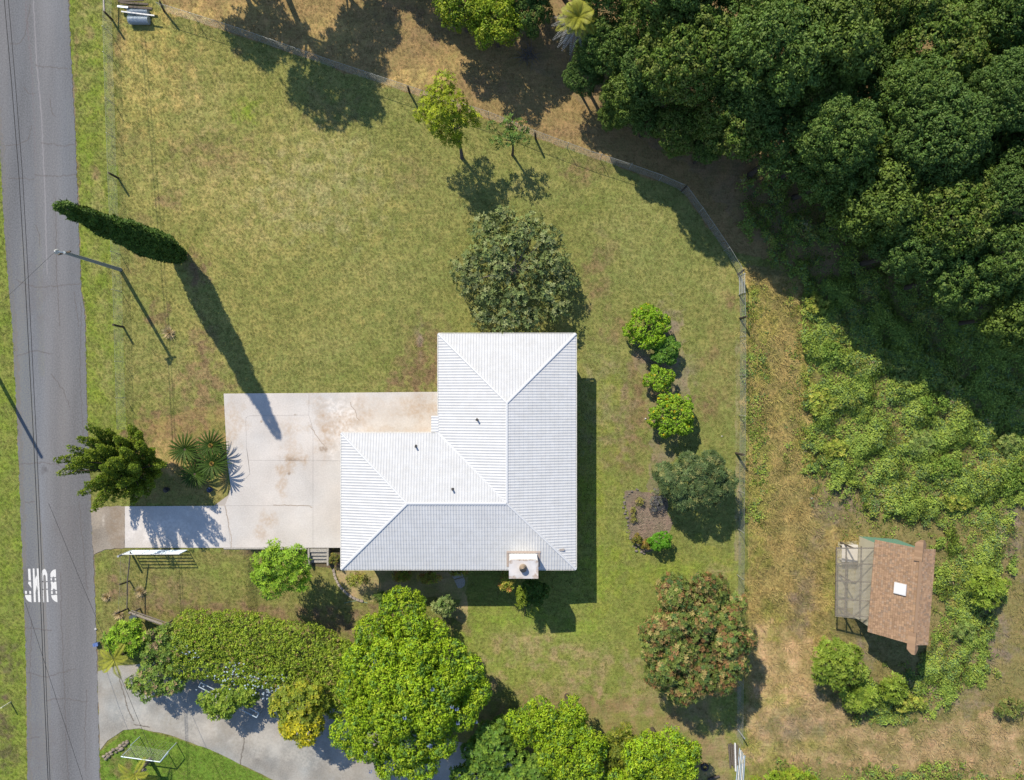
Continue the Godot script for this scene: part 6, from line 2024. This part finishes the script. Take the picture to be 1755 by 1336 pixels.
# wild undergrowth on the east side: nobody could count its stems
func scrub() -> void:
	var r := RandomNumberGenerator.new()
	r.seed = 808
	var hill := FastNoiseLite.new()
	hill.seed = 17
	hill.frequency = 0.014
	hill.fractal_octaves = 5
	var tone := FastNoiseLite.new()
	tone.seed = 23
	tone.frequency = 0.012
	var areas := [
		[PackedVector2Array([Vector2(1375, 490), Vector2(1420, 470), Vector2(1500, 500), Vector2(1620, 560), Vector2(1790, 600), Vector2(1790, 860), Vector2(1700, 850), Vector2(1640, 900), Vector2(1590, 900), Vector2(1500, 860), Vector2(1440, 840), Vector2(1395, 800), Vector2(1390, 700), Vector2(1380, 600)]), 52000, 1.0],
		[PackedVector2Array([Vector2(1620, 860), Vector2(1740, 840), Vector2(1725, 940), Vector2(1700, 1060), Vector2(1680, 1160), Vector2(1560, 1240), Vector2(1500, 1240), Vector2(1450, 1190), Vector2(1520, 1150), Vector2(1560, 1160), Vector2(1600, 1120), Vector2(1610, 960)]), 24000, 0.55],
		[PackedVector2Array([Vector2(1320, 1318), Vector2(1480, 1316), Vector2(1600, 1300), Vector2(1760, 1330), Vector2(1790, 1400), Vector2(1290, 1400)]), 2400, 0.6],
		[PackedVector2Array([Vector2(1260, 300), Vector2(1400, 330), Vector2(1790, 480), Vector2(1790, 640), Vector2(1640, 580), Vector2(1480, 520), Vector2(1390, 500), Vector2(1300, 420)]), 22000, 0.9],
	]
	areas.append([PackedVector2Array([Vector2(1345, 470), Vector2(1400, 470), Vector2(1410, 800), Vector2(1470, 860), Vector2(1600, 910), Vector2(1590, 930), Vector2(1430, 900), Vector2(1350, 780)]), 2600, 0.3])
	areas.append([PackedVector2Array([Vector2(1272, 480), Vector2(1310, 480), Vector2(1315, 900), Vector2(1272, 900)]), 900, 0.25])
	var kinds := [[Color(0.165, 0.25, 0.045), 0.34], [Color(0.23, 0.305, 0.05), 0.27], [Color(0.12, 0.19, 0.06), 0.18], [Color(0.34, 0.325, 0.075), 0.14], [Color(0.34, 0.28, 0.18), 0.07]]
	for ai in areas.size():
		var poly: PackedVector2Array = areas[ai][0]
		var a := Acc.new()
		var lo := Vector2(1e9, 1e9)
		var hi := -lo
		for q in poly:
			lo = lo.min(q)
			hi = hi.max(q)
		var made := 0
		while made < int(areas[ai][1]):
			var q := Vector2(r.randf_range(lo.x, hi.x), r.randf_range(lo.y, hi.y))
			var qq := q + Vector2(hill.get_noise_2d(q.x * 2.0, q.y), hill.get_noise_2d(q.y, q.x * 2.0 + 99.0)) * 42.0 + Vector2(tone.get_noise_2d(q.x * 5.0, q.y * 5.0), tone.get_noise_2d(q.y * 5.0, q.x * 5.0 + 50.0)) * 34.0
			made += 1
			if not Geometry2D.is_point_in_polygon(qq, poly):
				continue
			var e := hill.get_noise_2d(q.x, q.y)
			if e < -0.16 and r.randf() < 0.8:
				continue
			var high: float = clampf(0.42 + e * 0.65 + r.randf_range(-0.12, 0.16), 0.06, 1.0) * float(areas[ai][2])
			var b := p(q.x, q.y, high * r.randf_range(0.55, 1.05))
			var pick := clampf(r.randf() * 0.55 + (tone.get_noise_2d(q.x, q.y) * 0.9 + 0.5) * 0.55 - 0.08, 0.0, 0.999)
			var ci := 0
			while ci < kinds.size() - 1 and pick > kinds[ci][1]:
				pick -= kinds[ci][1]
				ci += 1
			var c: Color = kinds[ci][0] * r.randf_range(0.75, 1.3)
			var gx := hill.get_noise_2d(q.x + 6.0, q.y) - hill.get_noise_2d(q.x - 6.0, q.y)
			var gz := hill.get_noise_2d(q.x, q.y + 6.0) - hill.get_noise_2d(q.x, q.y - 6.0)
			var m := Vector3(-gx * 2.5 + r.randf_range(-0.3, 0.3), 1.0, -gz * 2.5 + r.randf_range(-0.3, 0.3)).normalized()
			var x := m.cross(Vector3(0.31, 0.2, 0.93)).normalized()
			var y := m.cross(x)
			var turn := r.randf() * TAU
			var long := ci >= 3
			for j in 7:
				var la := turn + TAU * j / 7.0 + r.randf_range(-0.6, 0.6)
				var ti := r.randf_range(-0.5, 0.7)
				var flat := x * cos(la) + y * sin(la)
				var g2 := r.randf_range(0.75, 1.25)
				a.leaf(b + Vector3(r.randf_range(-0.16, 0.16), r.randf_range(-0.1, 0.1), r.randf_range(-0.16, 0.16)), flat * cos(ti) + m * sin(ti), m * cos(ti) - flat * sin(ti), r.randf_range(0.07, 0.17) * (1.8 if long else 1.0), 0.035 if long else 0.10, Color(c.r * g2, c.g * g2, c.b * g2))
		var o := part(["undergrowth", "weeds", "creeping_weeds", "shaded_undergrowth", "fringe_weeds", "fence_weeds"][ai], a.mesh(), M.leaf, self)
		tag(o, ["tangled green undergrowth filling the slope east of the golden strip", "green weeds and creepers round the brown shed", "bright green weeds along the bottom right edge", "dark undergrowth in the shade along the southern edge of the wood", "sparse green tussocks between the golden strip and the undergrowth", "sparse green tussocks along the outer side of the east fence"][ai], "undergrowth", "", "stuff")

func build_beds() -> void:
	var r := RandomNumberGenerator.new()
	r.seed = 9
	# pale kerb stones round the mulch at the house corner
	var t := thing("bed_edging", "curved row of pale edging stones round the mulch bed", "garden edging", on(595, 1010))
	var edge := [[569, 976], [571, 988], [576, 1000], [583, 1010], [592, 1019], [602, 1026], [613, 1031], [626, 1034]]
	var pts := along(edge, 0.31)
	for i in pts.size() - 1:
		var a: Vector2 = pts[i]
		var b: Vector2 = pts[i + 1]
		var d := (b - a).normalized()
		var y := gy(a.x, a.y)
		var m := Acc.new()
		var w := r.randf_range(0.085, 0.10)
		var g := r.randf_range(0.85, 1.1)
		var nrm := d.orthogonal()
		var ring := []
		for q in [[0.01, -0.7], [0.06, -1.0], [0.24, -1.0], [0.29, -0.6], [0.29, 0.6], [0.24, 1.0], [0.06, 1.0], [0.01, 0.7]]:
			ring.append(a + d * float(q[0]) + nrm * float(q[1]) * w)
		m.slab(PackedVector2Array(ring), y - 0.1, y + r.randf_range(0.10, 0.13), Color(0.52 * g, 0.45 * g, 0.38 * g))
		for k in m.V.size(): m.V[k] -= t.position
		part("edging_stone", m.mesh(), M.rock, t)
	# stones round the east bed
	t = thing("stone_border", "low ring of rough grey stones round the east garden bed", "stone border", on(1085, 880))
	for q in along([[1094, 838], [1078, 844], [1068, 852], [1068, 862], [1072, 880], [1075, 900], [1076, 915], [1084, 932], [1094, 944], [1104, 948]], 0.27):
		var m := Acc.new()
		stone(m, Vector3(q.x + r.randf_range(-0.12, 0.12), 0.03, q.y + r.randf_range(-0.12, 0.12)) - t.position, r.randf_range(0.06, 0.14), r, Color(0.27, 0.24, 0.215) * r.randf_range(0.8, 1.3))
		part("stone", m.mesh(), M.rock, t)
	# small plants of the bed
	var sp := sp_of(7, 0.16, 0.05, 34.0, [[Color(0.17, 0.18, 0.04), 0.6], [Color(0.26, 0.23, 0.06), 0.4]], {"rough": 0.6})
	var blue := sp_of(7, 0.2, 0.05, 26.0, [[Color(0.13, 0.13, 0.14), 0.7], [Color(0.16, 0.17, 0.12), 0.3]], {"rough": 0.7})
	bush("bed_plant", "small olive plant near the top of the stone-ringed bed", 1096, 859, 0.3, 7, 6, 0.28, 4, 0.45, sp, {"trunk": 0.02, "category": "plant"})
	bush("bed_plant", "greyish straggly plant on the east side of the stone-ringed bed", 1126, 857, 0.4, 14, 20, 0.4, 6, 0.4, blue, {"trunk": 0.02, "category": "plant"})
	bush("bed_plant", "pale low plant on the west side of the stone-ringed bed", 1084, 884, 0.2, 6, 16, 0.2, 5, 0.4, sp, {"trunk": 0.02, "category": "plant"})
	var lit := Acc.new()
	for k in 900:
		var q := on(r.randf_range(1076, 1148), r.randf_range(842, 944))
		var an := r.randf() * TAU
		if Vector2((q.x / S + 877.5 - 1110) / 36.0, (q.z / S + 668.0 - 893) / 50.0).length() > 1.0: continue
		lit.leaf(q + Vector3(0, r.randf_range(0.01, 0.05), 0), Vector3(cos(an), r.randf_range(-0.1, 0.3), sin(an)).normalized(), Vector3(sin(an) * 0.2, 1, -cos(an) * 0.2).normalized(), r.randf_range(0.1, 0.3), 0.035, Color(0.33, 0.26, 0.19) * r.randf_range(0.5, 1.3))
	tag(part("leaf_litter", lit.mesh(), M.leaf, self), "dry stems and leaf litter on the stone-ringed bed", "leaf litter", "", "stuff")
	# rough stones edging the neighbour's turf
	t = thing("rock_edging", "row of rough tan rocks at the corner of the neighbouring turf", "rock edging", on(200, 1278))
	for q in along([[182, 1298], [192, 1292], [200, 1287], [210, 1281], [218, 1274], [224, 1270]], 0.30):
		for k in 2:
			var m := Acc.new()
			stone(m, Vector3(q.x + r.randf_range(-0.06, 0.06) - 0.12 * k, 0.07, q.y + r.randf_range(-0.06, 0.06) - 0.16 * k) - t.position, r.randf_range(0.12, 0.2), r, Color(0.38, 0.33, 0.26) * r.randf_range(0.75, 1.2))
			part("rock", m.mesh(), M.rock, t)
	# dry clumps of ornamental grass
	for q in [[291, 570, 12.0, "dry straw-coloured grass clump on the lawn south of the street light"], [242, 1012, 11.0, "dry straw grass clump beside the crooked fence posts"], [183, 1022, 7.0, "small dry straw clump between the road and the crooked fence"], [205, 1052, 9.0, "dry straw clump in front of the lime shrub"]]:
		var a := Acc.new()
		for k in 260:
			var an := r.randf() * TAU
			var ti := r.randf_range(0.15, 1.4)
			var flat := Vector3(cos(an), 0, sin(an))
			a.leaf(flat * r.randf_range(0.0, 0.15), flat * cos(ti) + Vector3.UP * sin(ti), Vector3.UP * cos(ti) - flat * sin(ti), float(q[2]) * S * r.randf_range(0.6, 1.15), 0.03, Color(0.62, 0.50, 0.30) * r.randf_range(0.7, 1.2))
		single("straw_clump", a.mesh(), M.leaf, q[3], "grass clump", on(q[0], q[1]))
	# straw bed of leaf litter under the bed shrub
	for q in [[288, 838, 0.22, 0.34, Color(0.03, 0.035, 0.045), "dark plastic plant pot on the shaded turf of the drive island"], [362, 838, 0.20, 0.36, Color(0.03, 0.06, 0.16), "dark blue plant pot on the shaded edge of the drive island"]]:
		var pt := thing("plant_pot", q[5], "plant pot", on(q[0], q[1]))
		var m := Acc.new()
		m.tube([Vector3(0, 0, 0), Vector3(0, q[3], 0)], [float(q[2]) * 0.75, q[2]], 18, Color.WHITE, false)
		m.tube([Vector3(0, q[3], 0), Vector3(0, q[3] + 0.001, 0), Vector3(0, 0.04, 0)], [q[2], float(q[2]) * 0.88, float(q[2]) * 0.66], 18, Color.WHITE, false)
		part("body", m.mesh(), plain(q[4], 0.4), pt)
		m = Acc.new()
		m.tube([Vector3(0, float(q[3]) - 0.09, 0), Vector3(0, float(q[3]) - 0.06, 0)], [float(q[2]) * 0.84, float(q[2]) * 0.84], 16)
		part("soil", m.mesh(), plain(Color(0.03, 0.025, 0.02), 0.95), pt)

func stone(m: Acc, at: Vector3, rad: float, r: RandomNumberGenerator, c: Color) -> void:
	var rings := [[-0.5, 0.8], [0.1, 1.0], [0.5, 0.75], [0.68, 0.3]]
	var wob := []
	for j in 7: wob.append(r.randf_range(0.75, 1.2))
	var turn := r.randf() * TAU
	for i in rings.size() - 1:
		for j in 7:
			var q := []
			for w in [[i, j], [i, j + 1], [i + 1, j + 1], [i + 1, j]]:
				var an: float = turn - TAU * w[1] / 7.0
				var k: float = wob[w[1] % 7] * rings[w[0]][1] * rad
				q.append(at + Vector3(cos(an) * k, rings[w[0]][0] * rad, sin(an) * k * 0.8))
			m.quad(q[0], q[1], q[2], q[3], c)
	var top := at + Vector3(0, rad * 0.72, 0)
	for j in 7:
		var q := []
		for w in [j, j + 1]:
			var an: float = turn - TAU * w / 7.0
			var k: float = wob[w % 7] * 0.3 * rad
			q.append(at + Vector3(cos(an) * k, rad * 0.68, sin(an) * k * 0.8))
		m.tri(q[0], q[1], top, c)

func build_clutter() -> void:
	var r := RandomNumberGenerator.new()
	r.seed = 66
	var up := Vector3.UP
	# rolls of wire and old timber by the north-west corner of the fence
	var roll := func(label: String, x: float, y: float, w: float, rad: float) -> void:
		var t := thing("wire_roll", label, "wire roll", on(x, y), "rolls of wire at the fence corner")
		var m := Acc.new()
		var half := w * S * 0.5
		for k in 24:
			var q := -half + 2.0 * half * k / 23.0
			var ring := []
			var rd := []
			for j in 15:
				var an := TAU * j / 14.0
				ring.append(Vector3(q, rad + cos(an) * rad, sin(an) * rad))
				rd.append(0.010)
			m.tube(ring, rd, 3, Color.WHITE, false)
		for j in 22:
			var an := TAU * j / 22.0
			wire(m, Vector3(-half, rad + cos(an) * rad, sin(an) * rad), Vector3(half, rad + cos(an) * rad, sin(an) * rad), 0.008)
		var wires := part("wire_coil", m.mesh(), M.pipe, t)
		wires.set_meta("kind", "stuff")
		var core := Acc.new()
		core.tube([Vector3(-half * 0.98, rad, 0), Vector3(half * 0.98, rad, 0)], [rad * 0.88, rad * 0.88], 14)
		part("inner_coil", core.mesh(), plain(Color(0.30, 0.36, 0.42), 0.5, 0.2), t)
	roll.call("pale blue roll of wire netting, southern one of the pair at the fence corner", 242, 38, 34.0, 0.30)
	roll.call("pale blue roll of wire netting lying against the old timbers", 240, 23, 34.0, 0.22)
	for q in [[208, 15, 266, 20, 0.10, 0.42, "old brown timber lying nearest the wire rolls"], [210, 8, 258, 11, 0.09, 0.3, "old brown timber in the middle of the pile by the fence corner"], [206, 5, 250, 3, 0.08, 0.25, "old grey timber at the back of the pile by the fence corner"], [216, 27, 272, 34, 0.06, 0.62, "white board laid across the rolls of wire"], [208, 17, 226, 19, 0.08, 0.5, "short pale blue board sticking out beside the wire rolls"]]:
		var m := Acc.new()
		var a := on(q[0], q[1], q[5])
		var b := on(q[2], q[3], q[5])
		m.bar(Vector3.ZERO, b - a, q[4] * 1.6, q[4])
		single("old_timber", m.mesh(), M.white if "white" in q[6] else (M.pipe if "blue" in q[6] else M.wood), q[6], "timber", a, "timbers by the fence corner")
	# stack of pipes and timbers at the south-east corner of the garden
	for k in 5:
		var m := Acc.new()
		var a := on(1267 + k * 2.2, 1281 + k * 3.0, 0.06)
		var b := on(1259 + k * 3.2, 1356 + k * 2.0, 0.06)
		m.tube([Vector3.ZERO, (b - a) * 0.5, b - a], [0.045, 0.045, 0.045], 8)
		single("steel_pipe", m.mesh(), [M.pipe, M.white][k % 2], ["pale blue pipe, first beside the old timbers in the pipe stack", "white pipe, second from the old timbers in the pipe stack", "pale blue pipe in the middle of the pipe stack", "white pipe, fourth from the old timbers in the pipe stack", "pale blue pipe on the fence side of the pipe stack"][k], "pipe", a, "pipes stacked by the east fence")
	for k in 5:
		var m := Acc.new()
		var a := on(1248 + k * 3.6, 1273 + r.randf_range(-2, 2), 0.07)
		var b := on(1251 + k * 3.0, 1314 + r.randf_range(-6, 6), 0.07)
		m.bar(Vector3.ZERO, b - a, 0.11, 0.09)
		single("old_timber", m.mesh(), M.wood if k != 3 else M.white, ["westernmost brown timber beside the pipe stack", "second brown timber from the west beside the pipe stack", "third brown timber from the west beside the pipe stack", "pale timber beside the pipe stack", "brown timber touching the pipe stack"][k], "timber", a, "timbers beside the pipe stack")
	var lg := Acc.new()
	lg.tube([Vector3.ZERO, on(1232, 1328, 0.1) - on(1212, 1334, 0.1)], [0.09, 0.08], 8, Color(0.14, 0.12, 0.11))
	single("dead_branch", lg.mesh(), M.bark, "dark dead branch on the ground at the bottom edge near the pipes", "branch", on(1212, 1334, 0.1))
	var ty := thing("rubber_ring", "black tyre lying on the ground beside the south boundary trees", "tyre", on(1207, 1313))
	var ring := []
	var rd := []
	for j in 25:
		var an := TAU * j / 24.0
		ring.append(Vector3(cos(an) * 0.24, 0.09, sin(an) * 0.24))
		rd.append(0.085)
	var tm := Acc.new()
	tm.tube(ring, rd, 8, Color.WHITE, false)
	part("tyre_tread", tm.mesh(), M.dark, ty)
	# blue pipe rack under the hedge
	var rk := thing("pipe_rack", "pale blue pipe rack half hidden under the drive shrubs", "pipe rack", on(400, 1200))
	var k0 := p(341, 1176, 0.9)
	var k1 := p(440, 1229, 0.9)
	var off := Vector3(0.16, 0, -0.32)
	for e in [[k0, k1], [k0 + off, k1 + off * 1.1]]:
		var m := Acc.new()
		m.tube([e[0] - rk.position, e[1] - rk.position], [0.04, 0.04], 8)
		part("rail", m.mesh(), M.pipe, rk)
	for f in [0.0, 0.5, 1.0]:
		var m := Acc.new()
		var q := k0.lerp(k1, f)
		m.tube([q - rk.position, q + off - rk.position], [0.035, 0.035], 8)
		m.tube([Vector3(q.x, 0.0, q.z) - rk.position, q - rk.position], [0.035, 0.035], 8)
		m.tube([Vector3(q.x + off.x, 0.0, q.z + off.z) - rk.position, q + off - rk.position], [0.035, 0.035], 8)
		part("support", m.mesh(), M.pipe, rk)
	# net goal on the neighbour's turf
	var gl := thing("goal_frame", "pale blue pipe goal frame with netting on the neighbouring turf", "goal", on(270, 1275))
	var c := [on(224, 1281), on(289, 1290), on(303, 1272), on(240, 1262)]
	for i in 4:
		var m := Acc.new()
		var a: Vector3 = c[i] + up * 1.3
		var b: Vector3 = c[(i + 1) % 4] + up * 1.3
		if i == 0 or i == 1:
			m.tube([a - gl.position, b - gl.position], [0.04, 0.04], 8)
			part("top_bar", m.mesh(), M.pipe, gl)
		m = Acc.new()
		m.tube([c[i] - gl.position, a - gl.position], [0.035, 0.035], 8)
		part("upright", m.mesh(), M.pipe, gl)
	var net := Acc.new()
	for k in 13:
		var f := k / 12.0
		wire(net, c[0].lerp(c[1], f) + up * 1.3 - gl.position, c[3].lerp(c[2], f) + up * 1.3 - gl.position, 0.005)
		wire(net, c[0].lerp(c[3], f) + up * 1.3 - gl.position, c[1].lerp(c[2], f) + up * 1.3 - gl.position, 0.005)
		wire(net, c[3].lerp(c[2], f) + up * 1.3 - gl.position, c[3].lerp(c[2], f) - gl.position, 0.005)
	part("netting", net.mesh(), M.wire, gl).set_meta("kind", "stuff")
	var pl := Acc.new()
	pl.tube([on(250, 1345, 0.15) - on(250, 1345), on(244, 1312, 0.9) - on(250, 1345), on(269, 1298, 1.7) - on(250, 1345)], [0.15, 0.14, 0.11], 9, Color(0.28, 0.26, 0.23))
	single("leaning_stump", pl.mesh(), M.bark, "grey leaning bare palm stump beside the goal frame", "stump", on(250, 1345))
	# litter and stones by the road edge
	for q in [[165, 1077, 0.11, "white litter scrap on the road edge beside the lime shrub", Color(0.8, 0.8, 0.8)], [1543, 1010, 0.0, "", Color.WHITE], [1390, 853, 0.12, "pale stone on the bare ground between the strip and the scrub", Color(0.62, 0.58, 0.5)], [1106, 717, 0.08, "small white stone on the lawn west of the yellow-dotted shrub", Color(0.8, 0.8, 0.78)], [1237, 747, 0.07, "small pale stone on the lawn near the east fence post", Color(0.7, 0.66, 0.6)]]:
		if q[2] <= 0.0: continue
		var m := Acc.new()
		stone(m, Vector3(0, 0.04, 0), q[2], r, q[4])
		single("pale_stone" if q[3].find("stone") >= 0 else "litter_scrap", m.mesh(), M.rock, q[3], "stone" if q[3].find("stone") >= 0 else "litter", on(q[0], q[1]))
	var bin := thing("recycling_tub", "small blue plastic tub at the road edge by the palm", "tub", on(168, 1102))
	var tb := Acc.new()
	tb.box(Transform3D(Basis(Vector3.UP, 0.2), Vector3(0, 0.15, 0)), Vector3(0.36, 0.3, 0.22))
	part("body", tb.mesh(), plain(Color(0.06, 0.11, 0.28), 0.5), bin)
	tb = Acc.new()
	tb.box(Transform3D(Basis(Vector3.UP, 0.2), Vector3(0, 0.315, 0)), Vector3(0.39, 0.03, 0.25))
	part("lid", tb.mesh(), plain(Color(0.10, 0.16, 0.36), 0.5), bin)
	# garden hose
	var hs := Acc.new()
	var hp := []
	var hr := []
	for q in [[588, 1036], [600, 1033], [612, 1032], [628, 1036]]:
		hp.append(on(q[0], q[1], 0.02))
		hr.append(0.014)
	for i in hp.size(): hp[i] -= on(600, 1034)
	hs.tube(hp, hr, 6)
	single("garden_hose", hs.mesh(), plain(Color(0.25, 0.42, 0.33), 0.5), "short green hose lying by the end of the edging stones", "hose", on(600, 1034))
